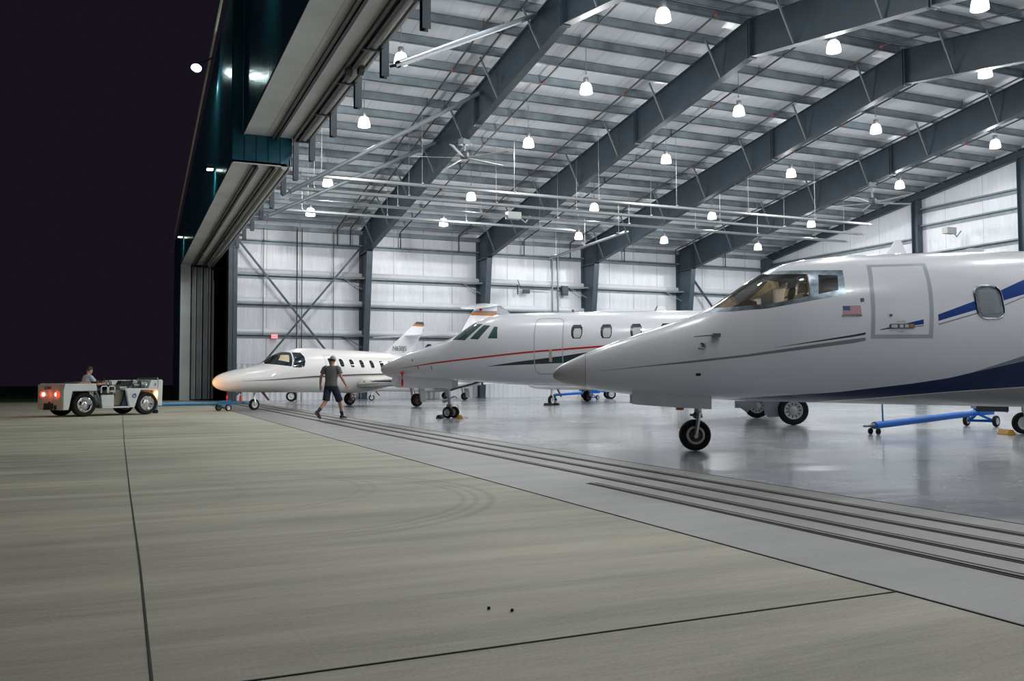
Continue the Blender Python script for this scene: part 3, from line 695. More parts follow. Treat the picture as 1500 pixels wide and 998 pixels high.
# ------------------------------------------------------------------ aircraft
def pchip(xs, ys):
    n = len(xs); h = [xs[i+1]-xs[i] for i in range(n-1)]; d = [(ys[i+1]-ys[i])/h[i] for i in range(n-1)]
    mm = [d[0]]+[0 if d[i-1]*d[i] <= 0 else (3*(h[i-1]+h[i]))/((2*h[i]+h[i-1])/d[i-1]+(h[i]+2*h[i-1])/d[i]) for i in range(1, n-1)]+[d[-1]]
    def f(x):
        if x <= xs[0]: return ys[0]
        if x >= xs[-1]: return ys[-1]
        i = max(k for k in range(n-1) if xs[k] <= x); t = (x-xs[i])/h[i]
        return ((2*t**3-3*t*t+1)*ys[i]+(t**3-2*t*t+t)*h[i]*mm[i]+(-2*t**3+3*t*t)*ys[i+1]+(t**3-t*t)*h[i]*mm[i+1])
    return f
class Fus:
    """body of an aircraft: x aft from the nose tip, z up, y < 0 is the side the photo shows"""
    def __init__(s, T, B, W, n=2.0, nb=2.2, sig=.10, rings=64):
        s.n, s.nb = n, nb; s.L = T[-1][0]; s.s1 = T[1][0]
        raw = [pchip([p[0] for p in q], [p[1] for p in q]) for q in (T, B, [(a, b) for a, b, c in W], [(a, c) for a, b, c in W])]
        K = 400; s.K = K; s.tab = []
        for f in raw:
            v = [f(s.L*i/K) for i in range(K+1)]; out = []
            for i in range(K+1):
                x = s.L*i/K; g = min(sig, x*.35, (s.L-x)*.3)
                if g < 1e-4: out.append(v[i]); continue
                a = w = 0
                for q in range(-6, 7):
                    e = math.exp(-.5*(q/3)**2); a += e*f(min(s.L, max(0, x+g*q/3))); w += e
                out.append(a/w)
            s.tab.append(out)
        s.tip = raw[0](0)
        i1 = s.s1/s.L*K; ii = int(i1); g = i1-ii; s.r1 = [q[ii]*(1-g)+q[ii+1]*g for q in s.tab]; h_ = s.L/K
        s.pw = []
        for k_, q in enumerate(s.tab[:3]):
            sl = (q[ii+2]-q[ii+1])/h_; base = s.r1[k_]-(s.tip if k_ < 2 else 0); s.pw.append(min(.75, max(.3, sl*s.s1/base)) if abs(base) > 1e-6 else .5)
        s.bm = bmesh.new(); st = [s.s1*(i/12)**3 for i in range(1, 12)]; x = s.s1
        while x < s.L: st.append(x); x += .05 if x < 1 else .08
        st.append(s.L); prev = None; s.rings = rings
        tipv = s.bm.verts.new((0, 0, s.tip))
        for x in st:
            t, b, w, zc = s.sec(x); ring = []
            for j in range(rings):
                a = 2*PI*j/rings; c, q = math.cos(a), math.sin(a); e = 2/(s.n if q > 0 else s.nb)
                ring.append(s.bm.verts.new((x, w*math.copysign(abs(c)**e, c), zc+((t-zc) if q > 0 else (zc-b))*math.copysign(abs(q)**e, q))))
            for j in range(rings):
                k = (j+1) % rings
                if prev is None: s.bm.faces.new((tipv, ring[k], ring[j]))
                else: s.bm.faces.new((prev[j], prev[k], ring[k], ring[j]))
            prev = ring
        s.bm.faces.new(prev)
        bmesh.ops.recalc_face_normals(s.bm, faces=s.bm.faces)
        s.pid = s.bm.faces.layers.int.new('pid')
    def sec(s, x):
        if x < s.s1:
            u = max(x, 1e-6)/s.s1; t, b, w, zf = s.r1
            t, b, w = s.tip+(t-s.tip)*u**s.pw[0], s.tip+(b-s.tip)*u**s.pw[1], max(w*u**s.pw[2], 1e-5); return t, b, w, b+(t-b)*zf
        i = min(s.K-1, int(x/s.L*s.K)); f = x/s.L*s.K-i; t, b, w, zf = [q[i]*(1-f)+q[i+1]*f for q in s.tab]
        return t, b, w, b+(t-b)*zf
    def hw(s, x, z):
        t, b, w, zc = s.sec(x); a, n = ((t-zc), s.n) if z > zc else ((zc-b), s.nb)
        return w*max(0, 1-(abs(z-zc)/max(a, 1e-5))**n)**(1/n)
    def imp(s, p):
        x, y, z = p; t, b, w, zc = s.sec(min(max(x, 1e-4), s.L)); a, n = ((t-zc), s.n) if z > zc else ((zc-b), s.nb)
        return (abs(y)/w)**n+(abs(z-zc)/a)**n
    def nrm(s, p):
        e = 2e-3; g = Vector([(s.imp((p[0]+e*(i == 0), p[1]+e*(i == 1), p[2]+e*(i == 2)))-s.imp((p[0]-e*(i == 0), p[1]-e*(i == 1), p[2]-e*(i == 2)))) for i in range(3)])
        return g.normalized() if g.length > 1e-9 else Vector((-1, 0, 0))
    def region(s, poly, pid, side=-1, ymin=0.0, only=None):
        """cut the outline into the skin and give the faces inside it the id pid"""
        cx = sum(p[0] for p in poly)/len(poly); cz = sum(p[1] for p in poly)/len(poly)
        x0, x1 = min(p[0] for p in poly)-.01, max(p[0] for p in poly)+.01; z0, z1 = min(p[1] for p in poly)-.01, max(p[1] for p in poly)+.01
        def local():
            r = []
            for f in s.bm.faces:
                vs = [v.co for v in f.verts]
                if max(v.x for v in vs) < x0 or min(v.x for v in vs) > x1 or max(v.z for v in vs) < z0 or min(v.z for v in vs) > z1: continue
                if side and side*f.calc_center_median().y < -1e-4: continue
                r.append(f)
            return r
        edges = []
        for i in range(len(poly)):
            a, b = poly[i], poly[(i+1) % len(poly)]
            if math.hypot(b[0]-a[0], b[1]-a[1]) < 1e-5: continue
            no = Vector((b[1]-a[1], 0, -(b[0]-a[0])))
            if no.x*(cx-a[0])+no.z*(cz-a[1]) > 0: no = -no
            no.normalize(); edges.append((a, no))
        for a, no in edges:
            fs = local(); g = set(fs)
            for f in fs: g.update(f.edges); g.update(f.verts)
            bmesh.ops.bisect_plane(s.bm, geom=list(g), dist=1e-5, plane_co=(a[0], 0, a[1]), plane_no=no)
        if ymin:
            for sg in (-1, 1):
                fs = local(); g = set(fs)
                for f in fs: g.update(f.edges); g.update(f.verts)
                bmesh.ops.bisect_plane(s.bm, geom=list(g), dist=1e-5, plane_co=(0, sg*ymin, 0), plane_no=(0, 1, 0))
        for f in local():
            c = f.calc_center_median()
            if ymin and abs(c.y) < ymin: continue
            if only is not None and f[s.pid] not in only: continue
            if all((c.x-a[0])*no.x+(c.z-a[1])*no.z < 1e-6 for a, no in edges): f[s.pid] = pid
    def band(s, lo, hi, pid, side=-1, only=(0,)):
        """stripe between two polylines with the same x values"""
        for i in range(len(lo)-1):
            q = [lo[i], lo[i+1], hi[i+1], hi[i]]
            s.region(q, pid, side, only=only)
    def finish(s, parent, spec):
        """spec: {pid: (name, material, parent pid)} -> one mesh per connected patch, with exact normals"""
        res = {}
        for pid in sorted(spec):
            name, mt, par = spec[pid]; left = {f for f in s.bm.faces if f[s.pid] == pid}; whole = pid == 0; res[pid] = []
            while left:
                if whole: fs, left = list(left), set()
                else:
                    st = [next(iter(left))]; left.discard(st[0]); fs = []
                    while st:
                        f = st.pop(); fs.append(f)
                        for e in f.edges:
                            for g in e.link_faces:
                                if g in left: left.discard(g); st.append(g)
                if not whole and sum(f.calc_area() for f in fs) < 2e-4: continue
                idx = {}; vs = []; fc = []
                for f in fs:
                    t = []
                    for v in f.verts:
                        if v not in idx: idx[v] = len(vs); vs.append(v.co.copy())
                        t.append(idx[v])
                    fc.append(t)
                me = bpy.data.meshes.new(name); me.from_pydata(vs, [], fc); me.materials.append(M[mt])
                for p in me.polygons: p.use_smooth = True
                me.update(); me.normals_split_custom_set_from_vertices([s.nrm(v) for v in vs])
                o = bpy.data.objects.new(name, me); C.objects.link(o); pp = parent
                if par is not None and res.get(par):
                    c = sum(vs, Vector())/len(vs); pp = min(res[par], key=lambda q: (sum((v.co for v in q.data.vertices), Vector())/len(q.data.vertices)-c).length)
                o.parent = pp; res[pid].append(o)
        s.bm.free(); return {k: v[0] for k, v in res.items() if v}
def rrect(x0, z0, x1, z1, r, n=4):
    out = []
    for cx, cz, a in ((x1-r, z1-r, 0), (x0+r, z1-r, 90), (x0+r, z0+r, 180), (x1-r, z0+r, 270)):
        for i in range(n+1): t = R(a+90*i/n); out.append((cx+r*math.cos(t), cz+r*math.sin(t)))
    return out
def shear(poly, z0, k): return [(x+(z-z0)*k, z) for x, z in poly]
def airfoil(n=10, th=.12):
    up = []
    for i in range(n+1):
        x = .5-.5*math.cos(PI*i/n); t = 5*th*(.2969*math.sqrt(x)-.126*x-.3516*x*x+.2843*x**3-.1015*x**4); up.append((x, t))
    return up+[(x, -t*.75) for x, t in reversed(up[1:-1])]
def wing_mesh(m, secs, th=.12, vertical=False):
    """secs: (le x, y, z, chord)"""
    rings = []
    for (x, y, z, c) in secs:
        rings.append([(x+a*c, y+(b*c if vertical else 0), z+(0 if vertical else b*c)) for a, b in airfoil(10, th)])
    m.loft(rings); return m
def tyre_prof(r, w):
    ri = r*.60
    return [(ri, -w*.40), (r*.75, -w*.5), (r*.92, -w*.46), (r*.985, -w*.28), (r, 0), (r*.985, w*.28), (r*.92, w*.46), (r*.75, w*.5), (ri, w*.40)]
def wheel(parent, p, r, w, rim='hub', holes=0, names=('tyre', 'rim')):
    m = MB(); m.lathe(tyre_prof(r, w), (0, 0, 0), 'y', 40, True); t = m.build(names[0], 'tyre', parent, p)
    m = MB(); ri = r*.60
    for sg in (-1, 1):
        m.lathe([(ri*1.02, sg*w*.44), (ri*.95, sg*w*.46), (ri*.90, sg*w*.36), (ri*.55, sg*w*.22), (ri*.45, sg*w*.36), (ri*.22, sg*w*.42), (ri*.18, sg*w*.50), (0, sg*w*.52)], (0, 0, 0), 'y', 32)
    m.lathe([(ri, -w*.4), (ri, w*.4)], (0, 0, 0), 'y', 32)
    o = m.build(names[1], rim, parent, p)
    if holes:
        for k in range(holes):
            a = 2*PI*k/holes; c = ri*.73; d = Vector((math.cos(a), 0, math.sin(a)))
            m = MB(); pc = d*c+Vector((0, -w*.315, 0)); m.bar(pc-d*ri*.12, pc+d*ri*.12, ri*.11, w*.05, up=(0, 1, 0)); m.build('rim_slot', 'rubber', parent, p)
    return t
def decal_rect(m, F, x0, z0, x1, z1, e=.005, n=3):
    """thin paint patch lying on the skin"""
    vs = []; 
    for i in range(n+1):
        for j in range(n+1):
            x, z = x0+(x1-x0)*i/n, z0+(z1-z0)*j/n; vs.append((x, -F.hw(x, z)-e, z))
    fs = [(i*(n+1)+j, (i+1)*(n+1)+j, (i+1)*(n+1)+j+1, i*(n+1)+j+1) for i in range(n) for j in range(n)]
    m.add(vs, fs)
def fin_part(parent, secs, mt='white', name='fin', th=.11):
    m = MB(); wing_mesh(m, secs, th, True); return m.build(name, mt, parent, smooth=50)
def wing_part(parent, secs, mt='white', name='wing', th=.12):
    m = MB(); wing_mesh(m, secs, th); return m.build(name, mt, parent, smooth=50)
def engine(parent, x, y, z, L_, r, inboard):
    m = MB(); m.lathe([(r*.80, .02), (r*.92, .0), (r, .25*L_), (r*1.0, .55*L_), (r*.82, .88*L_), (r*.62, L_), (r*.55, L_), (r*.5, .8*L_), (0, .78*L_)], (x, y, z), 'x', 28)
    m.box(x+.3*L_, min(y, inboard), z-.06, x+.8*L_, max(y, inboard), z+.06); e = m.build('engine', 'white', parent)
    q = MB(); q.lathe([(r*.78, .10), (r*.80, -.02), (r*.86, -.05), (r*.93, -.02), (r*.95, .10)], (x, y, z), 'x', 28); q.build('intake_lip', 'chrome', e)
    q = MB(); q.lathe([(r*.80, .02), (r*.7, .3), (0, .32)], (x, y, z), 'x', 24); q.build('intake_fan', 'rubber', e)
    return e
def main_gear(parent, x, y, r, w, top, rim, holes=0, twin=False):
    m = MB(); m.tube([(x-.12, y*.93, top), (x-.06, y*.97, r*1.6), (x-.02, y, r*1.25)], [.07, .06, .05], 10); m.tube([(x-.03, y, r*1.5), (x+.22, y, r*1.35), (x, y, r)], .04, 8)
    m.tube([(x, y-.13, r), (x, y+.13, r)], .035, 8); m.bar((x+.2, y*.8, top-.05), (x, y, r*1.7), .05)
    g = m.build('main_gear', 'alu', parent)
    for d in ((-.16, .16) if twin else (-.12 if y < 0 else .12,)): wheel(g, (x, y+d, r), r, w, rim, holes)
    return g

# ================================================================== blue-striped jet nearest the camera
J1 = empty('business_jet', (6.048, 12.292, 0), R(-27.58), 'large white jet in front with blue stripe, pointed nose and flag by its door', 'airplane')
T1 = [(0, 1.148), (.084, 1.279), (.273, 1.378), (.5, 1.484), (.93, 1.644), (1.363, 1.79), (1.822, 1.944), (2.14, 2.05), (2.286, 2.105), (2.459, 2.209), (2.695, 2.372), (2.977, 2.565), (3.151, 2.669), (3.362, 2.767), (3.509, 2.818), (3.764, 2.868), (3.925, 2.886), (4.329, 2.915), (4.731, 2.933), (5.43, 2.945), (7, 2.955), (10.5, 2.94), (13, 2.82), (15.5, 2.6), (17, 2.45)]
B1 = [(0, 1.148), (.083, 1.043), (.27, .995), (.496, .955), (.75, .905), (1.181, .852), (1.757, .814), (2.36, .776), (2.878, .754), (3.986, .721), (4.981, .693), (6, .67), (7, .652), (10, .65), (12, .9), (14, 1.5), (16, 2.1), (17, 2.3)]
W1 = [(0, .02, .5), (.084, .14, .48), (.273, .25, .46), (.5, .33, .45), (1, .46, .45), (1.5, .57, .45), (2, .66, .45), (2.5, .76, .45), (3, .84, .45), (3.5, .91, .45), (4.2, .96, .47), (5, .98, .48), (10.5, .98, .48), (13, .75, .5), (15.5, .4, .5), (17, .1, .5)]
F = Fus(T1, B1, W1)
# cockpit glazing: frame first, panes cut out of it
fr = [(2.262, 2.066), (2.619, 2.060), (3.085, 2.083), (3.657, 2.178), (4.141, 2.262), (4.185, 2.64), (3.741, 2.650), (3.15, 2.668)]
F.region([(2.24, 2.066), (2.619, 2.060), (3.085, 2.083), (3.657, 2.178), (3.741, 2.650), (3.15, 2.68), (2.26, 2.16)], 1, 0)
F.region([(3.64, 2.176), (4.15, 2.264), (4.185, 2.64), (3.735, 2.650)], 1, 0)
F.region([(2.27, 2.12), (3.16, 2.66), (3.05, 2.75), (2.25, 2.25)], 1, 0)
F.region([(2.40, 2.138), (2.63, 2.128), (3.183, 2.162), (3.675, 2.253), (3.700, 2.592), (3.19, 2.622), (2.37, 2.19)], 2, 0, .035, only=(1,))
F.region([(2.36, 2.18), (3.19, 2.622), (3.10, 2.72), (2.34, 2.26)], 2, 0, .035, only=(0, 1,))
F.region([(3.838, 2.576), (3.788, 2.278), (4.063, 2.333), (4.095, 2.558)], 3, 0, only=(1,))
# entry door
F.region([(4.538, 2.715), (4.49, 2.396), (4.443, 1.632), (5.287, 1.629), (5.325, 2.224), (5.36, 2.73)], 4, -1)
F.region([(4.592, 2.677), (4.548, 2.396), (4.504, 1.690), (5.228, 1.686), (5.268, 2.224), (5.300, 2.687)], 5, -1, only=(4,))
F.band([(4.573, 1.750), (5.165, 1.829)], [(4.573, 1.760), (5.165, 1.896)], 6, -1, only=(5,))
F.band([(4.85, 1.762), (5.165, 1.802)], [(4.85, 1.772), (5.165, 1.818)], 7, -1, only=(5,))
# cabin window
win1 = shear(rrect(5.888, 1.896, 6.253, 2.367, .12), 2.13, -.05); pane1 = shear(rrect(5.928, 1.938, 6.213, 2.325, .10), 2.13, -.05)
F.region(win1, 8, -1); F.region(pane1, 9, -1, only=(8,))
for k in (1, 2, 3, 4): F.region([(x+.95*k, z) for x, z in win1], 8, -1); F.region([(x+.95*k, z) for x, z in pane1], 9, -1, only=(8,))
# paint
F.band([(5.364, 1.872), (5.85, 2.014), (6.264, 2.150), (6.553, 2.236), (7.6, 2.50)], [(5.364, 1.961), (5.85, 2.139), (6.264, 2.302), (6.553, 2.43), (7.6, 2.82)], 10)
F.band([(5.364, 1.813), (5.83, 1.947), (6.27, 2.077), (6.545, 2.191), (7.6, 2.46)], [(5.364, 1.832), (5.83, 1.965), (6.27, 2.093), (6.545, 2.206), (7.6, 2.475)], 11)
F.band([(.69, 1.203), (1.311, 1.259), (1.988, 1.313), (2.74, 1.391), (4.213, 1.572), (4.379, 1.606)], [(.69, 1.206), (1.311, 1.271), (1.988, 1.343), (2.74, 1.423), (4.213, 1.631), (4.379, 1.650)], 11)
F.band([(3.148, 1.518), (4.213, 1.660), (4.38, 1.690)], [(3.148, 1.521), (4.213, 1.690), (4.38, 1.722)], 12)
up = [(2.62, .768), (2.822, .798), (3.408, .843), (3.92, .872), (4.122, .888), (4.592, .945), (5.094, 1.008), (5.556, 1.081), (5.887, 1.165), (6.519, 1.312), (8, 1.75), (10, 2.3)]
lo = [(2.62, .5), (2.822, .5), (3.408, .5), (3.92, .742), (4.122, .762), (4.592, .796), (5.094, .842), (5.556, .883), (5.887, .908), (6.519, .95), (8, 1.05), (10, 1.2)]
F.band(lo, up, 13, 0)
F.band([(x, .45) for x, z in lo[3:]], [(x, z-.014) for x, z in lo[3:]], 14, 0)
F.band([(5.887, 1.167), (6.519, 1.314), (8, 1.752), (10, 2.302)], [(5.887, 1.170), (6.519, 1.387), (8, 1.92), (10, 2.50)], 11)
F.band([(.490, .90), (.498, .90)], [(.490, 1.60), (.498, 1.60)], 15, 0)
F.region([(0-.01, .8), (.490, .8), (.490, 1.7), (-.01, 1.7)], 16, 0)
P1 = F.finish(J1, {0: ('fuselage', 'white_shell', None), 1: ('window_frame', 'brushed', None), 2: ('windshield', 'glass', None), 3: ('side_window', 'glass', None), 4: ('door_frame', 'grey_light', None), 5: ('cabin_door', 'white', None),
    6: ('door_stripe', 'blue', 5), 7: ('door_stripe', 'grey_stripe', 5), 8: ('cabin_window_frame', 'brushed', None), 9: ('cabin_window', 'slat', 8), 10: ('blue_stripe', 'blue', None), 11: ('grey_stripe', 'grey_stripe', None), 12: ('black_stripe', 'black_stripe', None),
    13: ('belly_paint', 'navy', None), 14: ('belly_panel', 'belly', None), 15: ('nose_joint', 'grey_stripe', None), 16: ('nose_cone', 'radome', None)})
F = Fus(T1, B1, W1)      # surface lookup for things mounted on the skin
q = MB()
for k in range(17):
    z = 1.975+k*.0195; decal_rect(q, F, 5.955, z, 6.185, z+.009, .008, 3)
q.build('blind_slats', 'grey_light', P1[8])
q = MB()
for pl, rr in ((win1, 1),):
    n = len(pl)
    path = [(x, -F.hw(x, z)-.004, z) for x, z in pl]; q.tube(path+[path[0]], .013, 6, False)
q.build('window_rim', 'chrome', P1[8])
# flag and lettering
q = MB(); fx0, fx1, fz0, fz1 = 4.092, 4.335, 1.972, 2.098
for k in range(13):
    q.mi = 0 if k % 2 == 0 else 1; z = fz1-(k+1)*(fz1-fz0)/13; x = fx0 if k >= 7 else fx0+.097
    decal_rect(q, F, x, z, fx1, z+(fz1-fz0)/13, .004, 2)
q.mi = 2; decal_rect(q, F, fx0, fz1-7*(fz1-fz0)/13, fx0+.097, fz1, .004, 3)
q.mi = 1
for a in range(4):
    for b in range(3): xx, zz = fx0+.014+a*.023, fz1-.016-b*.019; decal_rect(q, F, xx-.003, zz-.003, xx+.003, zz+.003, .006, 1)
q.build('flag_marking', ['flag_red', 'flag_white', 'flag_blue'], J1)
def skin_rot(x, z): 
    n = F.nrm((x, -F.hw(x, z), z)); return (R(90)-math.asin(max(-1, min(1, n.z))), 0, math.atan2(n.x, -n.y))
text('lettering', 'WE LOVE OUR TROOPS', .030, 'ink', J1, (4.062, -F.hw(4.21, 1.952)-.009, 1.944), skin_rot(4.21, 1.95), bold=.001, sx=.86)
text('lettering', 'EMERGENCY EXIT', .016, 'ink_red', J1, (4.80, -F.hw(4.86, 1.86)-.006, 1.862), skin_rot(4.86, 1.86), sx=.9)
text('lettering', 'PULL HANDLE', .016, 'ink_red', J1, (4.80, -F.hw(4.86, 1.73)-.006, 1.722), skin_rot(4.86, 1.73), sx=.95)
q = MB(); rr = rrect(4.70, 1.768, 5.04, 1.838, .025)
q.prism(rr, lambda x, z: (x, -F.hw(x, z)-.001, z), lambda x, z: (x, -F.hw(x, z)-.012, z)); h = q.build('door_handle', 'steel_dark', P1[5])
q = MB()
for a, b in ((4.72, 4.80), (4.83, 4.88), (4.90, 4.95)): q.box(a, -F.hw(a, 1.80)-.03, 1.783, b, -F.hw(a, 1.80)-.008, 1.825)
q.build('latch', 'alu', h)
q = MB(); q.mi = 0; q.box(4.965, -F.hw(5, 1.81)-.022, 1.79, 5.02, -F.hw(5, 1.81)-.005, 1.83); q.build('latch_button', 'copper', h)
q = MB(); q.lathe([(0, -.012), (.018, -.012), (.018, .01)], (4.729, -F.hw(4.729, 1.958), 1.958), 'y', 12); q.build('keyhole', 'steel_dark', P1[5])
q = MB(); q.box(4.34, -F.hw(4.364, 2.18)-.008, 2.145, 4.388, -F.hw(4.364, 2.18)+.03, 2.205); q.build('static_port', 'steel_dark', J1)
y = -F.hw(2.37, 1.71)
q = MB(); q.tube([(2.04, y-.10, 1.688), (2.20, y-.10, 1.703), (2.33, y-.08, 1.714)], [.006, .010, .012], 8); q.box(2.318, y-.10, 1.685, 2.42, y+.05, 1.735); q.build('pitot_probe', 'steel_dark', J1)
y = -F.hw(2.16, 1.55)
q = MB(); q.tube([(2.10, y-.06, 1.52), (2.18, y-.06, 1.52), (2.21, y-.04, 1.545), (2.20, y-.02, 1.585), (2.16, y+.02, 1.60)], .014, 8); q.build('angle_vane', 'steel_dark', J1)
q = MB(); rr = rrect(2.075, 1.125, 2.15, 1.165, .018); q.prism(rr, lambda x, z: (x, -F.hw(x, z)-.003, z), lambda x, z: (x, -F.hw(x, z)+.02, z)); q.build('vent', 'rubber', J1)
# nose gear
q = MB(); q.tube([(2.20, 0, 1.0), (2.185, 0, .56)], .055, 12); q.tube([(2.185, 0, .60), (2.19, -.10, .56), (2.165, -.125, .40), (2.138, -.125, .224)], [.035, .034, .03, .028], 10)
q.tube([(2.138, -.15, .224), (2.138, .10, .224)], .028, 10); ng = q.build('nose_gear', 'alu', J1)
q = MB(); q.ell((2.16, -.04, .535), (.06, .06, .055), 12, 8); q.tube([(2.13, -.06, .535), (2.06, -.10, .545)], .016, 8); q.tube([(2.21, -.05, .60), (2.235, -.05, .50)], .02, 8); q.build('steering_joint', 'steel_dark', ng)
wheel(ng, (2.138, 0, .238), .238, .17, 'hub_brown')
q = MB(); q.lathe([(.105, -.088), (.118, -.092), (.135, -.085)], (2.138, 0, .238), 'y', 28); q.build('rim_ring', 'hub', ng)
dp = [(1.184, .97), (1.185, .712), (1.345, .696), (1.955, .653), (2.348, .634), (2.35, .95)]
for sg, nm in ((-1, 'near'), (1, 'far')):
    q = MB(); q.prism(dp, lambda x, z: (x, sg*.27, z), lambda x, z: (x, sg*.30, z)); q.box(2.31, sg*.27-.02, .66, 2.335, sg*.30+.02, .78); q.build('gear_door', 'radome', J1)
q = MB(); q.box(1.86, -.06, .615, 1.97, .06, .65); q.build('taxi_lamp', 'orange', ng)
# unseen rest of the jet, so that it stands on its wheels
for sg in (-1, 1):
    wing_part(J1, [(8.2, sg*.6, .95, 3.0), (9.4, sg*3.2, 1.08, 2.0), (10.8, sg*6.6, 1.28, 1.0)] if sg < 0 else [(8.2, .6, .95, 3.0), (9.0, 2.3, 1.03, 2.3)])
    main_gear(J1, 10.2, sg*1.25, .28, .2, 1.0, 'hub', 0, True)
    engine(J1, 12.2, sg*1.38, 2.25, 2.9, .52, sg*.6)
    wing_part(J1, [(16.0, 0, 4.55, 1.5), (17.2, sg*2.1, 4.55, .7)], 'white', 'tailplane', .09)
fin_part(J1, [(13.4, 0, 2.5, 3.2), (16.0, 0, 4.6, 1.5)])
# cockpit
def pilot_seat(parent, y):
    q = MB(); q.box(3.02, y-.22, 1.60, 3.50, y+.22, 1.76); q.prism([(3.44, 1.66), (3.56, 1.66), (3.72, 2.30), (3.60, 2.33)], lambda x, z: (x, y-.21, z), lambda x, z: (x, y+.21, z))
    q.prism([(3.605, 2.335), (3.72, 2.31), (3.755, 2.47), (3.65, 2.49)], lambda x, z: (x, y-.13, z), lambda x, z: (x, y+.13, z)); q.box(3.15, y-.15, 1.3, 3.4, y+.15, 1.6)
    return q.build('pilot_seat', 'seat', parent, bevel=.03)
for y in (-.40, .40): pilot_seat(J1, y)
q = MB(); q.prism([(2.45, 1.5), (2.86, 1.5), (2.98, 2.02), (2.97, 2.20), (2.85, 2.24), (2.65, 2.14), (2.48, 2.0)], lambda x, z: (x, -min(.6, F.hw(x, z)-.05), z), lambda x, z: (x, min(.6, F.hw(x, z)-.05), z)); q.build('instrument_panel', 'seat_tan', J1)
q = MB(); q.box(2.6, -.55, 1.26, 4.3, .55, 1.3); q.prism([(y_*(F.hw(4.26, z_)-.04), z_) for y_, z_ in [(-1, z) for z in (1.3, 1.5, 1.8, 2.1, 2.4, 2.6, 2.75)]+[(1, z) for z in (2.75, 2.6, 2.4, 2.1, 1.8, 1.5, 1.3)]], lambda y, z: (4.25, y, z), lambda y, z: (4.27, y, z)); q.build('cockpit_bulkhead', 'cockpit', J1)
q = MB()
for sg in (-1, 1): q.bar((3.675, sg*(F.hw(3.7, 2.25)-.02), 2.25), (3.70, sg*(F.hw(3.7, 2.58)-.02), 2.58), .03, .03)
q.build('window_post', 'copper', J1)
q = MB(); q.bar((2.55, 0, 2.26), (3.2, 0, 2.66), .05, .03); q.build('windshield_post', 'brushed', J1)
for (x, h_) in ((5.2, .0), (4.05, .0)):
    pass
q = MB(); q.prism([(6.0, 2.93), (6.45, 2.93), (6.42, 3.0), (6.22, 3.02)], lambda x, z: (x, -.015, z), lambda x, z: (x, .015, z)); q.build('antenna', 'white', J1)

# ================================================================== red-striped jet
J2 = empty('business_jet', (6.887, 25.233, 0), R(-35.58), 'white business jet in the middle with a red line and dark wedge along its side', 'airplane')
T2 = [(0, 1.446), (.075, 1.517), (.395, 1.68), (.767, 1.844), (1.322, 2.015), (1.669, 2.125), (2.075, 2.24), (2.4, 2.43), (2.773, 2.675), (3.019, 2.789), (3.417, 2.905), (3.749, 2.936), (4.458, 2.953), (8.883, 2.935), (11, 2.9), (13, 2.75), (14.6, 2.5)]
B2 = [(0, 1.446), (.032, 1.327), (.126, 1.228), (.396, 1.135), (.851, 1.11), (1.669, 1.083), (2.215, 1.065), (2.955, 1.015), (4.058, .94), (5.026, .9), (6.73, .858), (9.5, .87), (11.5, 1.3), (13.5, 2.0), (14.6, 2.3)]
W2 = [(0, .02, .45), (.07, .17, .45), (.35, .33, .45), (.7, .45, .45), (1.2, .6, .45), (1.8, .75, .45), (2.5, .88, .48), (3.2, .95, .5), (4, .98, .5), (9.5, .98, .5), (11.5, .85, .5), (13.5, .4, .5), (14.6, .12, .5)]
F = Fus(T2, B2, W2)
F.region([(2.245, 2.208), (2.711, 2.170), (3.175, 2.624), (2.880, 2.665)], 1, 0)
F.region([(2.866, 2.206), (3.111, 2.187), (3.421, 2.575), (3.214, 2.594)], 1, 0)
F.region([(3.385, 2.211), (3.657, 2.206), (3.633, 2.535), (3.534, 2.543)], 1, 0)
d2 = rrect(4.668, 1.224, 5.467, 2.762, .17, 5); d2i = rrect(4.695, 1.252, 5.440, 2.735, .15, 5)
F.region(d2, 2, -1); F.region(d2i, 3, -1, only=(2,))
wins = [5.824, 6.612, 7.398, 8.186, 8.97]
for x in wins:
    o_ = [(x-.10, 2.552), (x-.147, 2.47), (x-.155, 2.36), (x-.142, 2.25), (x-.10, 2.172), (x+.10, 2.172), (x+.142, 2.25), (x+.155, 2.36), (x+.147, 2.47), (x+.10, 2.552)]
    F.region(o_[::-1], 4, 0)
    i_ = [(x-.06, 2.45), (x-.09, 2.36), (x-.085, 2.25), (x-.06, 2.195), (x+.085, 2.195), (x+.125, 2.27), (x+.125, 2.40), (x+.09, 2.45)]
    F.region(i_[::-1], 5, -1, only=(4,))
rl = [(.628, 1.402), (1.901, 1.546), (3.968, 1.748), (4.695, 1.812), (6.582, 1.937), (8.5, 2.04)]; ru = [(.628, 1.406), (1.901, 1.586), (3.968, 1.796), (4.695, 1.862), (6.582, 1.984), (8.5, 2.09)]
F.band(rl, ru, 6, -1, only=(0,)); F.band(rl, ru, 7, -1, only=(3,))
bl = [(3.379, 1.450), (4.248, 1.485), (5.50, 1.526), (6.125, 1.574), (7.2, 1.70), (9.5, 1.98)]; bu = [(3.379, 1.455), (4.248, 1.575), (5.50, 1.718), (6.125, 1.808), (7.2, 1.88), (9.5, 1.99)]
F.band(bl, bu, 8, -1, only=(0,)); F.band(bl, bu, 9, -1, only=(3,))
P2 = F.finish(J2, {0: ('fuselage', 'white', None), 1: ('cockpit_window', 'glass_teal', None), 2: ('door_seal', 'grey_light', None), 3: ('cabin_door', 'white', None), 4: ('cabin_window', 'glass_dark', None), 5: ('window_blind', 'blind', 4), 6: ('red_stripe', 'red', None), 7: ('red_stripe', 'red', 3), 8: ('dark_wedge', 'green_black', None), 9: ('dark_wedge', 'green_black', 3)})
F = Fus(T2, B2, W2)
q = MB(); decal_rect(q, F, 5.085, 1.555, 5.165, 1.895, .012, 3); q.build('door_handle', 'tan', P2[3])
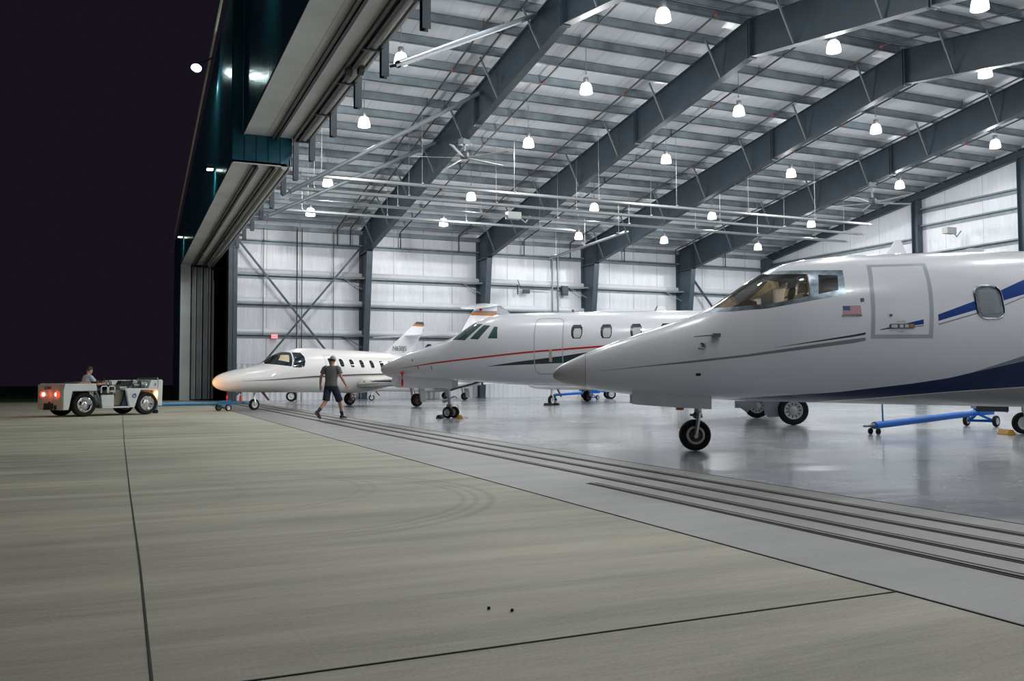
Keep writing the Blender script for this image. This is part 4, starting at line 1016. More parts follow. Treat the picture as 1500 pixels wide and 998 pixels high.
q = MB()
for x, z in ((1.12, 1.62), (1.30, 1.42), (1.72, 1.42)): q.bar((x, -F.hw(x, z)-.03, z+.05), (x+.02, -F.hw(x, z)+.02, z-.04), .02, .02)
q.build('static_vane', 'steel_dark', J2)
q = MB(); q.prism([(1.30, 2.02), (1.52, 2.06), (1.50, 2.11), (1.40, 2.12)], lambda x, z: (x, -.02, z), lambda x, z: (x, .02, z)); q.tube([(5.6, 0, 2.94), (5.6, 0, 3.02)], .03, 8); q.build('antenna', 'steel_dark', J2)
gd = [(.46, 1.22), (.396, .951), (.583, .877), (1.179, .851), (1.964, .849), (2.206, .829), (2.207, 1.20)]
for y in (-.33, .30):
    q = MB(); q.prism(gd, lambda x, z: (x, y, z), lambda x, z: (x, y+.03, z)); q.build('gear_door', 'white', J2)
q = MB(); q.tube([(1.99, 0, 1.1), (2.03, 0, .55), (2.075, 0, .20)], [.08, .06, .04], 12); q.tube([(2.02, -.06, .55), (2.22, -.06, .62), (2.30, -.06, .55)], .02, 8); q.tube([(1.85, -.02, .47), (2.02, 0, .52)], .05, 8); q.box(1.98, -.1, .32, 2.12, .1, .40)
br = MB(); br.tube([(2.03, 0, .78), (2.30, 0, .86), (2.955, 0, 1.03)], .028, 8); br.tube([(2.98, 0, 1.05), (3.02, 0, .92)], .03, 8); br.build('drag_brace', 'steel_dark', J2); q.tube([(2.28, -.02, .40), (2.33, -.02, .30)], .02, 6)
ng = q.build('nose_gear', 'alu', J2)
ax_ = Vector((math.sin(R(20)), math.cos(R(20)), 0))
for s_ in (-1, 1):
    p = Vector((2.085, 0, .166))+ax_*s_*.15
    a = len(ng.children); wheel(ng, p, .166, .11, 'hub')
    for ch in ng.children: 
        if (Vector(ch.location)-p).length < 1e-4: ch.rotation_euler.z = R(-20)
for s_, y in ((11.15, -2.75), (10.55, 1.05)):
    m = MB(); m.tube([(s_-.12, y, 1.15), (s_-.05, y+.05, .62), (s_, y+.06, .34)], [.08, .07, .06], 10); m.tube([(s_, y-.05, .34), (s_, y+.14, .34)], .04, 8)
    g = m.build('main_gear', 'alu', J2); wheel(g, (s_, y, .345), .345, .24, 'hub', 11)
q = MB(); q.prism([(10.52, .26), (10.60, .17), (10.92, .19), (10.98, .30), (10.98, .98), (10.50, .98)], lambda x, z: (x, -2.52, z), lambda x, z: (x, -2.48, z)); q.build('gear_door', 'grey_light', J2)
q = MB(); q.box(9.85, -2.3, .38, 10.34, -2.0, .55); q.box(10.1, -2.2, .5, 10.25, -2.1, 1.1); q.prism([(9.95, .40), (10.25, .40), (10.14, .26)], lambda x, z: (x, -2.2, z), lambda x, z: (x, -2.0, z)); q.build('gear_door', 'grey_light', J2)
for sg in (-1, 1):
    wing_part(J2, [(8.0, sg*.6, 1.02, 3.2), (9.4, sg*3.2, 1.14, 2.0), (10.6, sg*6.3, 1.30, 1.0)])
    engine(J2, 10.2, sg*1.35, 2.2, 2.6, .48, sg*.5)
    wing_part(J2, [(13.3, 0, 3.45, 1.2), (14.0, sg*1.9, 3.5, .6)], 'white', 'tailplane', .09)
fin_part(J2, [(12.3, 0, 2.6, 2.3), (13.774, 0, 4.289, .52), (14.014, 0, 4.654, .14)])

# ================================================================== towed light jet
def light_jet(loc, rz, label, near=True):
    J = empty('light_jet', loc, rz, label, 'airplane')
    T3 = [(0, 1.039), (.128, 1.241), (.414, 1.372), (.916, 1.503), (1.78, 1.66), (2.005, 1.745), (2.405, 1.96), (2.77, 2.15), (3.143, 2.25), (3.48, 2.325), (4.432, 2.368), (5.106, 2.352), (7.102, 2.30), (8.794, 2.255), (10, 2.2), (11.2, 2.1)]
    B3 = [(0, 1.039), (.133, .839), (.505, .722), (1.055, .681), (1.79, .656), (4.445, .62), (6.595, .57), (8, .75), (9.5, 1.35), (11.2, 1.9)]
    W3 = [(0, .02, .5), (.15, .22, .5), (.5, .37, .5), (1, .5, .5), (1.8, .62, .5), (2.5, .7, .5), (3.5, .78, .5), (4.5, .8, .5), (8, .8, .5), (10, .45, .5), (11.2, .12, .5)]
    F = Fus(T3, B3, W3, rings=48)
    F.region([(1.961, 1.723), (2.50, 1.66), (2.86, 1.62), (3.07, 2.15), (2.93, 2.19), (2.647, 2.18), (2.225, 1.88)], 1, 0)
    F.region([(2.90, 1.595), (3.168, 1.571), (3.407, 1.624), (3.484, 1.808), (3.506, 1.993), (3.435, 2.152), (3.13, 2.165)], 2, 0)
    F.region([(2.47, 1.86), (2.80, 1.78), (2.93, 2.06), (2.68, 2.06)], 3, -1, only=(1,))
    for k, x in enumerate((4.668, 5.213, 5.735, 6.251, 6.785, 7.315, 7.769)):
        z = 1.80-.015*k; F.region([(x-.085, z+.155), (x-.12, z+.10), (x-.07, z-.12), (x-.03, z-.155), (x+.09, z-.155), (x+.115, z-.10), (x+.085, z+.08), (x+.02, z+.155)][::-1], 4, 0)
    dl = shear([(4.42, 1.3), (4.42, 2.08), (5.00, 2.08), (5.0, 1.3)], 1.7, -.03)
    for a, b in zip(dl, dl[1:]+dl[:1]):
        d = Vector((b[0]-a[0], b[1]-a[1])).normalized()*.012; n_ = Vector((-d.y, d.x)); F.region([(a[0]+n_.x, a[1]+n_.y), (a[0]-n_.x, a[1]-n_.y), (b[0]-n_.x, b[1]-n_.y), (b[0]+n_.x, b[1]+n_.y)], 5, -1, only=(0,))
    xs = [.87, 2.08, 3.85, 5.85, 7.3, 9.0]
    F.band([(x, z) for x, z in zip(xs, (1.07, 1.112, 1.215, 1.285, 1.315, 1.34))], [(x, z) for x, z in zip(xs, (1.076, 1.138, 1.262, 1.336, 1.368, 1.40))], 6)
    F.band([(x, z) for x, z in zip(xs, (1.066, 1.09, 1.17, 1.235, 1.262, 1.29))], [(x, z) for x, z in zip(xs, (1.07, 1.112, 1.215, 1.285, 1.315, 1.34))], 7)
    P = F.finish(J, {0: ('fuselage', 'cream' if near else 'white', None), 1: ('windshield', 'glass_dark', None), 2: ('side_window', 'glass_dark', None), 3: ('windshield_pane', 'seat', 1), 4: ('cabin_window', 'glass_dark', None), 5: ('door_outline', 'tan', None), 6: ('green_stripe', 'green_black', None), 7: ('tan_stripe', 'tan', None)})
    F = Fus(T3, B3, W3, rings=24)
    q = MB(); q.tube([(3.14, -F.hw(3.14, 2.16)-.004, 2.16), (3.04, -F.hw(3.0, 1.9)-.006, 1.9), (2.92, -F.hw(2.9, 1.60)-.006, 1.60)], .022, 8); q.tube([(3.12, -F.hw(3.1, 1.98)-.006, 1.98), (3.33, -F.hw(3.33, 1.60)-.006, 1.60)], .014, 8); q.build('window_frame', 'chrome', J)
    q = MB(); q.tube([(1.78, 0, .80), (1.72, 0, .45), (1.715, -.09, .32), (1.709, -.09, .205)], [.06, .045, .03, .025], 10); q.tube([(1.70, -.1, .205), (1.70, .08, .205)], .02, 8); ng = q.build('nose_gear', 'alu', J)
    wheel(ng, (1.709, 0, .21), .21, .13, 'hub_white')
    q = MB(); q.prism([(1.86, .72), (2.02, .70), (2.30, .36), (2.22, .34)], lambda x, z: (x, -.14, z), lambda x, z: (x, -.12, z)); q.build('gear_door', 'brown', J)
    for sg in (-1, 1):
        w_ = wing_part(J, [(6.2, sg*.55, .90, 2.4), (6.75, sg*3.6, 1.02, 1.7), (7.2, sg*7.2, 1.20, 1.0)], 'cream', th=.13)
        q = MB(); q.tube([(6.22, sg*.72, .93), (6.80, sg*3.6, 1.04), (7.24, sg*7.15, 1.21)], [.17, .12, .07], 14)
        q.build('leading_edge', 'chrome', w_)
        g = main_gear(J, 8.0, sg*2.0, .27, .2, .95, 'hub_brown')
        q = MB(); q.prism([(7.92, .85), (8.22, .85), (8.36, .20), (8.05, .18)], lambda x, z: (x, sg*2.28, z), lambda x, z: (x, sg*2.32, z)); q.build('gear_door', 'belly', J)  # white door drawn grey, its shade put into the colour
        engine(J, 8.4, sg*.98, 1.70, 1.9, .32, sg*.4)
    return J
J3 = light_jet((2.961, 33.464, 0), R(26.42), 'small white jet being towed at the left, orange-tipped tail, man walking beside it')
base = list(J3.children)
fin3 = fin_part(J3, [(8.02, 0, 2.18, 1.62), (9.27, 0, 3.118, 1.05), (9.74, 0, 3.47, .74)])
q = MB(); wing_mesh(q, [(9.74, 0, 3.47, .74), (9.86, 0, 3.56, .64)], .11, True); q.build('fin_stripe', 'orange', fin3)
q = MB(); wing_mesh(q, [(9.86, 0, 3.56, .64), (10.03, 0, 3.68, .42)], .11, True); q.build('fin_cap', 'green_black', fin3)
text('lettering', 'N630JS', .30, 'ink', fin3, (8.50, -.105, 2.36), (R(90), 0, 0), bold=.0, sx=.92)
for sg in (-1, 1): wing_part(J3, [(9.25, sg*.02, 3.03, .95), (9.75, sg*2.6, 3.05, .55)], 'white', 'tailplane', .08)
def jet_copy(loc, rz, label, sc=1, skip=()):
    r = J3.copy(); C.objects.link(r); r.location = loc; r.rotation_euler.z = rz; r['label'] = label; r.scale = (sc, sc, sc)
    for ch in base:
        if not ch.name.startswith(skip): copy_tree(ch, r)
    return r
ux, uy = math.cos(R(30)), math.sin(R(30))
J4 = jet_copy((16.63-1.709*ux, 33.94-1.709*uy, 0), R(30), 'white jet behind the red-striped jet, its chocked nose wheel showing beneath')
fin_part(J4, [(9.0, 0, 2.1, 2.6), (11.2, 0, 4.55, 1.2), (11.45, 0, 4.85, .95)]); q = MB(); q.tube([(9.05, 0, 2.2), (11.2, 0, 4.56), (11.45, 0, 4.85)], .05, 8); q.build('fin_boot', 'steel_dark', J4)
for sg in (-1, 1): wing_part(J4, [(10.1, sg*.05, 2.7, 1.0), (10.7, sg*2.3, 2.72, .5)], 'white', 'tailplane', .09)
J5 = jet_copy((10.97, 46.9, 0), 0, 'white jet by the far wall, T-shaped tail showing above the red-striped jet', .75)
k = 1/.75
f5 = fin_part(J5, [(5.4*k, 0, 2.0*k, 3.2*k), (6.75*k, 0, 4.4*k, 1.75*k), (6.95*k, 0, 4.72*k, 1.6*k)])
q = MB(); wing_mesh(q, [(6.95*k, 0, 4.72*k, 1.6*k), (7.05*k, 0, 4.88*k, 1.5*k)], .1, True); q.build('fin_stripe', 'orange', f5)
q = MB(); wing_mesh(q, [(7.05*k, 0, 4.88*k, 1.5*k), (7.14*k, 0, 5.0*k, 1.42*k)], .1, True); q.build('fin_band', 'grey_stripe', f5)
fin_part(J5, [(7.14*k, 0, 5.0*k, 1.42*k), (7.4*k, 0, 5.4*k, 1.2*k)], name='fin_top')
wing_part(J5, [(7.2*k, -.05, 5.32*k, 1.5*k), (5.55*k, -2.2*k, 4.92*k, .95*k)], 'white', 'tailplane', .12); wing_part(J5, [(7.4*k, .05, 5.34*k, 1.4*k), (9.5*k, 2.2*k, 5.05*k, .9*k)], 'white', 'tailplane', .12)
q = MB(); q.ell((7.55*k, -.10, 5.06*k), (.12, .10, .13), 10, 8); q.build('beacon', 'beacon', J5)
J7 = jet_copy((15.9-1.709*.886, 11.85+1.709*.463, 0), R(-27.6), 'white jet behind the blue-striped jet, its nose wheel at the right edge of the photo', 1, ('wing',))
fin_part(J7, [(8.36, 0, 2.22, 1.75), (9.8, 0, 3.6, .8)])
q = MB(); q.box(.75, -.2, .44, 1.35, -.17, .80); q.build('gear_door', 'tug_dark', J7)
q = MB(); q.box(.66, -.2, .50, .75, -.17, .80); q.build('door_edge', 'grey_light', J7)
# ------------------------------------------------------------------ tow tractor
TUG = empty('tow_tractor', (-.154, 30.938, 0), R(29), 'low grey aircraft tug with red tail lights on the apron, towing the small jet', 'vehicle')
def pz(m, poly, y0, y1): return m.prism(poly, lambda u, z: (u, y0, z), lambda u, z: (u, y1, z))
W_ = 1.66
m = MB(); pz(m, [(-1.66, .22), (-1.50, .22), (-1.386, .79), (-.576, .79), (-.436, .25), (-.395, .25), (-.615, .80), (-.66, 1.02), (-1.61, 1.02), (-1.66, .82)], .02, .16)
pz(m, [(-1.66, .22), (-1.50, .22), (-1.386, .79), (-.576, .79), (-.436, .25), (-.395, .25), (-.615, .80), (-.66, 1.02), (-1.61, 1.02), (-1.66, .82)], W_-.14, W_)
m.box(-1.61, .16, .82, -.66, W_-.14, 1.02); m.box(-.80, .16, .28, -.66, W_-.14, .82)
m.box(-.45, .03, .24, .48, W_-.02, .29); m.box(-.45, .06, .29, -.05, .55, .66); m.box(-.45, W_-.55, .29, -.05, W_-.06, .66)
m.box(-.05, .30, .29, .28, W_-.3, .80)
pz(m, [(.33, .83), (.45, .25), (.62, .25), (.72, .55), (.83, .80), (.86, .83)], .02, .12); pz(m, [(.33, .83), (.45, .25), (.62, .25), (.72, .55), (.83, .80), (.86, .83)], W_-.12, W_)
pz(m, [(.30, .80), (1.46, .80), (1.46, .86), (.30, .86)], .02, W_)
pz(m, [(1.42, .28), (1.58, .28), (1.60, 1.10), (1.56, 1.14), (1.44, 1.14)], .02, W_)
pz(m, [(.30, .86), (1.45, .86), (1.45, 1.12), (.95, 1.13), (.42, 1.12)], W_-.40, W_-.02)
pz(m, [(1.12, .86), (1.45, .86), (1.45, 1.12), (1.20, 1.12)], .05, W_-.4)
pz(m, [(.62, .86), (.86, .86), (.94, 1.12), (.80, 1.13)], .42, .55)
body = m.build('body', 'tug', TUG, bevel=.012)
m = MB(); m.box(-1.675, .06, .215, -1.655, W_-.02, 1.0); m.box(-1.66, .16, .22, -1.60, W_-.14, .84); rp = m.build('rear_plate', 'tug_rear', TUG, bevel=.01)
text('lettering', 'LLCNAY', .125, 'ink', rp, (-1.68, 1.22, .85), (R(90), 0, R(-90)), bold=.006, sx=1.0)
m = MB(); m.box(-1.40, .30, .30, -.80, W_-.3, .80); m.box(-.8, .2, .26, .6, W_-.2, .33); m.box(.62, .35, .3, 1.42, W_-.35, .80); m.box(-.44, .30, .30, .30, .34, .40); m.tube([(1.06, .2, .37), (1.06, W_-.2, .37)], .05, 8); m.tube([(-1.0, .2, .37), (-1.0, W_-.2, .37)], .06, 8)
m.build('chassis', 'tug_dark', TUG)
m = MB(); pz(m, [(.0, .30), (.30, .30), (.36, .78), (.10, .80)], .22, .29); m.build('inner_panel', 'tug_olive', TUG)
m = MB(); pz(m, [(.22, .30), (.44, .28), (.36, .72)], .13, .20); m.box(-.40, .10, .645, -.06, .50, .72); m.build('step_side_panel', 'tug_navy', TUG)
m = MB(); m.box(-.44, .08, .66, -.06, .52, .75); m.box(-.44, W_-.52, .66, -.06, W_-.08, .75); m.box(-.62, .70, .60, -.15, 1.2, .68); m.build('seat_cushion', 'rubber', TUG, bevel=.03)
for a in (-.47, -.23):
    m = MB(); m.tube([(a, .06, .72), (a, .06, .90), (a+.03, .06, .935), (a+.17, .06, .935), (a+.20, .06, .90), (a+.20, .06, .72)], .016, 8); m.build('grab_rail', 'soffit', TUG)
m = MB(); m.box(-1.05, .25, 1.02, -.70, 1.3, 1.06); m.tube([(-1.25, .3, 1.04), (-.70, .3, 1.05)], .03, 8); m.build('deck_cover', 'tug_orange', TUG, bevel=.01)
m = MB(); m.box(-.62, .1, 1.02, -.56, 1.5, 1.08); m.tube([(-1.55, .25, 1.03), (-1.1, .25, 1.06)], .025, 8); m.build('seat_rail', 'tug_dark', TUG)
m = MB(); m.tube([(.05, .55, .86), (-.08, .75, 1.00)], .02, 8)
c = Vector((-.10, .78, 1.02)); t_ = [c+Vector((.06*math.sin(a)*1.0, .17*math.cos(a), .16*math.sin(a))) for a in [2*PI*k/16 for k in range(17)]]; m.tube(t_, .016, 6, False); m.build('steering_wheel', 'rubber', TUG)
m = MB(); m.box(.00, .35, .80, .30, 1.2, .98); m.tube([(.05, .5, .95), (.0, .5, 1.12)], .02, 6); m.tube([(.15, .6, .95), (.12, .6, 1.10)], .02, 6); m.build('dashboard', 'tug_dark', TUG, bevel=.015)
m = MB()
for k in range(6): m.bar((.30+.07*k, .5, .93), (.40+.07*k, .5, 1.10), .035, .30, up=(0, 1, 0))
m.build('engine_grille', 'tug_dark', TUG)
m = MB(); m.tube([(.70, .28, .95), (.95, .28, .95)], .07, 12); m.tube([(.92, .28, .97), (1.20, .28, .97)], .14, 18); m.box(.92, .3, .86, 1.2, .7, .96); m.tube([(.86, .3, 1.1), (.88, .3, 1.17)], .03, 8); e_ = m.build('engine_block', 'steel_dark', TUG)
m = MB(); m.tube([(1.04, .28, .97), (1.12, .28, .97)], .145, 18); m.build('engine_band', 'chrome', e_)
m = MB(); m.box(1.32, .015, .93, 1.35, .022, 1.03); m.tube([(1.52, .2, 1.14), (1.52, .2, 1.19), (1.50, 1.4, 1.19), (1.50, 1.4, 1.14)], .02, 8); m.build('front_rail', 'steel_dark', TUG)
m = MB()
for k in range(12):
    a = 2*PI*k/12
m.lathe([(.045, 0), (.07, 0), (.07, .004), (.045, .004)], (.60, .012, .62), 'y', 20); m.bar((.60, .012, .62), (.66, .012, .70), .02, .004, up=(0, 1, 0)); m.build('emblem', 'blue', TUG)
for u, z0 in ((-1.0, .37), (1.06, .37)):
    for y in (.135, W_-.135):
        q = empty('wheel_carrier', (0, 0, 0)); bpy.data.objects.remove(q)
        m = MB(); r, w = .37, .25
        for sg in (-1, 1): m.lathe([(.235, sg*w*.44), (.222, sg*w*.46), (.205, sg*w*.30), (.15, sg*w*.18), (.10, sg*w*.30), (.055, sg*w*.36), (.05, sg*w*.46), (0, sg*w*.48)], (0, 0, 0), 'y', 32)
        for k in range(8):
            a = 2*PI*k/8
            for sg in (-1, 1): m.tube([(.125*math.cos(a), sg*w*.20, .125*math.sin(a)), (.125*math.cos(a), sg*w*.34, .125*math.sin(a))], .014, 6)
        wh = m.build('wheel', 'chrome', TUG, (u, y, r))
        m = MB(); m.lathe([(.235, -w*.42), (.29, -w*.5), (.345, -w*.46), (.368, -w*.25), (.37, 0), (.368, w*.25), (.345, w*.46), (.29, w*.5), (.235, w*.42)], (0, 0, 0), 'y', 40, True); m.build('tyre', 'tyre', wh)
for y, s_ in ((1.308, 1), (.348, -1)):
    m = MB(); m.lathe([(0, -.02), (.085, -.02), (.09, 0), (.09, .02), (0, .02)], (-1.69, y+s_*.025, .69), 'x', 20); o = m.build('tail_light', 'tail_red', TUG)
    m = MB(); m.lathe([(0, -.025), (.05, -.025), (.05, .02)], (-1.69, y-s_*.065, .69), 'x', 16); m.build('bulb', 'tail_white', o)
m = MB(); m.box(-1.78, .62, .25, -1.67, 1.02, .42); m.box(-1.84, .75, .22, -1.70, .92, .30); m.tube([(-1.76, .7, .42), (-1.76, .7, .47)], .03, 8); m.box(-1.72, .42, .23, -1.67, .50, .36); m.build('rear_hitch', 'rubber', TUG)
m = MB(); m.box(1.58, .70, .24, 1.74, .96, .38); m.tube([(1.70, .83, .20), (1.70, .83, .44)], .03, 10); m.build('front_hitch', 'tug_dark', TUG)
m = MB()
for y in (.45, 1.2): m.lathe([(0, .03), (.07, .02), (.08, -.03), (0, -.04)], (1.60, y, .72), 'x', 18)
m.build('headlight', 'head_glow', TUG)
m = MB(); m.lathe([(0, .02), (.04, .01), (.045, -.03), (0, -.03)], (1.40, .10, .70), 'x', 14); m.build('fender_glow', 'head_glow', TUG)  # glowing disc for the orange headlight glow in the front arch
for nm, p, e, sp, rot in (('headlight_beam', (1.66, .83, .74), 330, 60, (R(90), 0, R(-90))),):
    l = bpy.data.lights.new(nm, 'SPOT'); l.energy = e; l.color = (1, .42, .13); l.spot_size = R(sp); l.spot_blend = .7; l.shadow_soft_size = .12
    o = bpy.data.objects.new(nm, l); C.objects.link(o); o.parent = TUG; o.location = p; o.rotation_euler = rot
l = bpy.data.lights.new('fender_glow_light', 'POINT'); l.energy = 6; l.color = (1, .4, .12); l.shadow_soft_size = .03  # added orange light for headlight glow reflected inside the fender
o = bpy.data.objects.new('fender_glow_light', l); C.objects.link(o); o.parent = TUG; o.location = (1.36, .10, .64)
l = bpy.data.lights.new('tail_glow', 'POINT'); l.energy = 1.6; l.color = (1, .08, .03); l.shadow_soft_size = .08
o = bpy.data.objects.new('tail_glow', l); C.objects.link(o); o.parent = TUG; o.location = (-1.80, .83, .69)

# ------------------------------------------------------------------ tow bars
def towbar(loc, rz, L_, z0, z1, label, mt, head=True):
    r = empty('tow_bar', loc, rz, label, 'tow bar')
    f = lambda u: z0+(z1-z0)*u/L_
    m = MB(); m.tube([(0.1, 0, f(.1)), (L_*.72, 0, f(L_*.72))], .07, 14); m.tube([(L_*.70, 0, f(L_*.7)), (L_, 0, f(L_))], .06, 12); m.build('bar', mt, r)
    m = MB(); m.tube([(-.18, 0, f(0)), (.02, 0, f(0)), (.14, 0, f(.1))], [.022, .03, .062], 12); m.lathe([(.04, -.02), (.06, 0), (.04, .02)], (-.2, 0, f(0)), 'z', 14, False); m.build('tow_eye', 'steel_dark', r)
    m = MB(); m.box(.06, -.05, .12, .14, .05, f(.1)); m.build('caster_leg', mt, r)
    for y in (-.08, .08): 
        m = MB(); m.lathe(tyre_prof(.062, .05), (.10, y, .062), 'y', 18, True); m.lathe([(0, -.02), (.036, -.02), (.036, .02), (0, .02)], (.10, y, .062), 'y', 14); m.build('caster', 'tyre', r)
    a = L_-.55
    m = MB(); m.box(a-.25, -.09, f(a)-.06, a+.45, .09, f(a)+.05); m.box(a-.1, -.12, f(a)+.05, a+.25, .12, f(a)+.10); m.tube([(a, -.32, .125), (a, .32, .125)], .03, 8)
    for y in (-.24, .24): m.bar((a-.2, 0, f(a)-.02), (a, y, .14), .05, .05)
    m.tube([(a+.3, 0, f(a)+.05), (a+.3, 0, f(a)+.16)], .02, 8); m.build('axle_frame', mt, r)
    for y in (-.32, .32):
        wheel(r, (a, y, .125), .125, .08, 'alu')
    m = MB(); m.tube([(L_-.02, 0, f(L_)), (L_+.28, 0, f(L_)+.01)], .025, 8); m.bar((L_+.26, -.16, f(L_)), (L_+.26, .16, f(L_)), .05, .05)
    for y in (-.15, .15): m.bar((L_+.24, y, f(L_)), (L_+.42, y, f(L_)-.02), .035, .05)
    m.build('tow_head', mt, r)
    return r
a, b = Vector((13.2, 13.0)), Vector((18.0, 14.25)); d = b-a
t2 = towbar((13.2, 13.0, 0), math.atan2(d.y, d.x), d.length+.15, .17, .33, 'bright blue tow bar lying on the polished floor under the blue-striped jet', 'blue_paint')
m = MB(); m.tube([(.42, 0, .2), (.40, 0, .68)], .016, 8); m.build('lift_handle', 'blue_paint2', t2)
hw_ = Vector((math.cos(R(29)), math.sin(R(29)))); lf = Vector((-hw_.y, hw_.x))
a = Vector((-.154, 30.938))+hw_*1.72+lf*.83
nw = Vector((2.961+1.709*math.cos(R(26.42)), 33.464+1.709*math.sin(R(26.42)))); d = nw-a
towbar((a.x, a.y, 0), math.atan2(d.y, d.x), d.length-.72, .30, .27, 'faded blue tow bar between the grey tug and the small jet nose wheel', 'blue_paint2')
towbar((20.3, 41.2, 0), R(20), 3.6, .30, .42, 'blue tow bar far back on the floor beneath the red-striped jet', 'blue_paint')
# equipment cart far back
ct = empty('equipment_cart', (24.3, 43.7, 0), R(-18), 'low dark wheeled cart beside the far blue tow bar', 'cart')
m = MB(); m.box(-1.0, -.45, .45, 1.0, .45, .62); m.box(-.9, -.35, .62, -.2, .35, .80); m.box(.0, -.3, .62, .8, .3, .72); m.build('cart_bed', 'rubber', ct, bevel=.02)
for x in (-.65, .65):
    for y in (-.42, .42): wheel(ct, (x, y, .26), .26, .2, 'hub')
m = MB(); m.box(.2, -.46, .40, 1.05, -.44, .55); m.build('side_plate', 'blue_paint', ct)
# red-topped dolly by the far wall
dl = empty('wheel_dolly', (8.15, 47.6, 0), R(-15), 'small twin-wheeled dolly with red top near the far wall, under the towed jet', 'cart')
m = MB(); m.box(-.25, -.18, .50, .35, .18, .74); m.tube([(0.1, 0, .25), (.12, 0, .6)], .06, 8); m.tube([(0, -.25, .25), (0, .25, .25)], .04, 8); m.build('dolly_body', 'streamer', dl, bevel=.02)
for y in (-.17, .17): wheel(dl, (0, y, .27), .27, .18, 'hub_white')

# ------------------------------------------------------------------ chocks, streamers, stones
def chock(p, rz, mt, label, L_=.36, group=None):
    m = MB(); m.prism([(-.09, 0), (.09, 0), (.035, .10), (-.035, .10)], lambda x, z: (x, -L_/2, z), lambda x, z: (x, L_/2, z))
    o = m.build('wheel_chock', mt, None, p, rz, bevel=.008); tag(o, label, 'wheel chock', group)
    q = MB(); q.tube([(.03, L_/2-.02, .06), (.16, L_/2+.04, .02), (.26, L_/2-.10, .012)], .008, 6); q.build('rope', 'yellow', o)
    return o
def on(J, x, y): 
    a = J.rotation_euler.z; return (J.location.x+x*math.cos(a)-y*math.sin(a), J.location.y+x*math.sin(a)+y*math.cos(a), 0)
chock(on(J2, 1.80, -.10), J2.rotation_euler.z, 'rubber', 'black chock on the nose side of the red-striped jet nose wheels')
chock(on(J2, 2.40, -.22), J2.rotation_euler.z+.35, 'yellow', 'yellow chock behind the nose wheels of the red-striped jet')
chock(on(J4, 1.44, 0), J4.rotation_euler.z, 'rubber', 'dark chock, left of the small nose wheel far back under the red-striped jet')
chock(on(J4, 1.98, 0), J4.rotation_euler.z, 'rubber', 'dark chock, right of the small nose wheel far back under the red-striped jet')
chock(on(J7, 1.33, -.12), J7.rotation_euler.z, 'yellow', 'orange chock at the right edge of the photo by the hidden jet nose wheel', .42)
def streamer(p, z0, z1, label, w=.05):
    m = MB(); n = 8; r0 = []
    for i in range(n+1):
        z = z0+(z1-z0)*i/n; r0.append([(w/2*math.cos(.5*i)-.0, w/2*math.sin(.5*i)+.006, z), (w/2*math.cos(.5*i), w/2*math.sin(.5*i)-.006, z), (-w/2*math.cos(.5*i), -w/2*math.sin(.5*i)-.006, z), (-w/2*math.cos(.5*i), -w/2*math.sin(.5*i)+.006, z)])
    m.loft(r0); m.ell((0, 0, z0+.02), (.05, .04, .05), 10, 6)
    return tag(m.build('warning_streamer', 'streamer', None, p), label, 'streamer')
p = on(J2, .80, -.50); streamer((p[0], p[1], 0), 1.27, .90, 'red warning streamer hanging from the nose of the red-striped jet', .07)
p = on(J3, .58, 0); streamer((p[0], p[1], 0), .76, .35, 'red streamer under the nose tip of the towed jet, left of two', .07)
p = on(J3, 1.10, -.05); streamer((p[0], p[1], 0), .72, .33, 'red streamer under the towed jet just ahead of its nose wheel', .09)
for x, y, t in ((1.598, 3.947, 'small dark stone on the bare apron, left of two'), (1.683, 3.867, 'small dark stone on the bare apron, right of two')):
    m = MB(); m.ell((0, 0, .006), (.009, .007, .008), 8, 6); tag(m.build('pebble', 'stone', None, (x, y, 0)), t, 'stone')

# ------------------------------------------------------------------ people
def skin_mesh(name, joints, edges, mt, parent=None, sub=2, root=0):
    """continuous surface grown round a skeleton of joints {key: (xyz, r or (rx, ry))}"""
    bm = bmesh.new(); lay = bm.verts.layers.skin.verify(); vs = {}
    for k, (p, r) in joints.items():
        v = bm.verts.new(p); rr = r if isinstance(r, tuple) else (r, r); v[lay].radius = rr; v[lay].use_root = (k == root); vs[k] = v
    for a, b in edges: bm.edges.new((vs[a], vs[b]))
    me = bpy.data.meshes.new(name); bm.to_mesh(me); bm.free(); me.materials.append(M[mt])
    o = bpy.data.objects.new(name, me); C.objects.link(o)
    s = o.modifiers.new('skin', 'SKIN'); s.use_smooth_shade = True; s.branch_smoothing = .6
    u = o.modifiers.new('sub', 'SUBSURF'); u.levels = sub; u.render_levels = sub
    if parent: o.parent = parent
    return o
HEAD = ((-.120, .018, .078, -.040), (-.105, .038, .093, .0), (-.085, .052, .096, .035), (-.060, .060, .092, .062), (-.030, .068, .090, .082), (0, .074, .086, .094), (.03, .076, .092, .100), (.06, .072, .088, .098), (.085, .060, .074, .084), (.105, .038, .046, .056), (.117, .012, .014, .018))
def head_ring(row, k=1.0, n=24, lift=None):
    z, w, f, b = row; out = []
    for j in range(n):
        t = 2*PI*j/n; x = (f-b)/2+(f+b)/2*math.cos(t)*k+0; zz = z*k if z > 0 else z
        if lift is not None and z < lift:
            q = min(1, max(0, (math.cos(t)-.05)/.35)); zz = z+(lift-z)*q
        out.append((x if lift is None else (f-b)/2*(1 if k == 1 else 1)+(f+b)/2*math.cos(t)*k, w*math.sin(t)*k, zz))
    return out
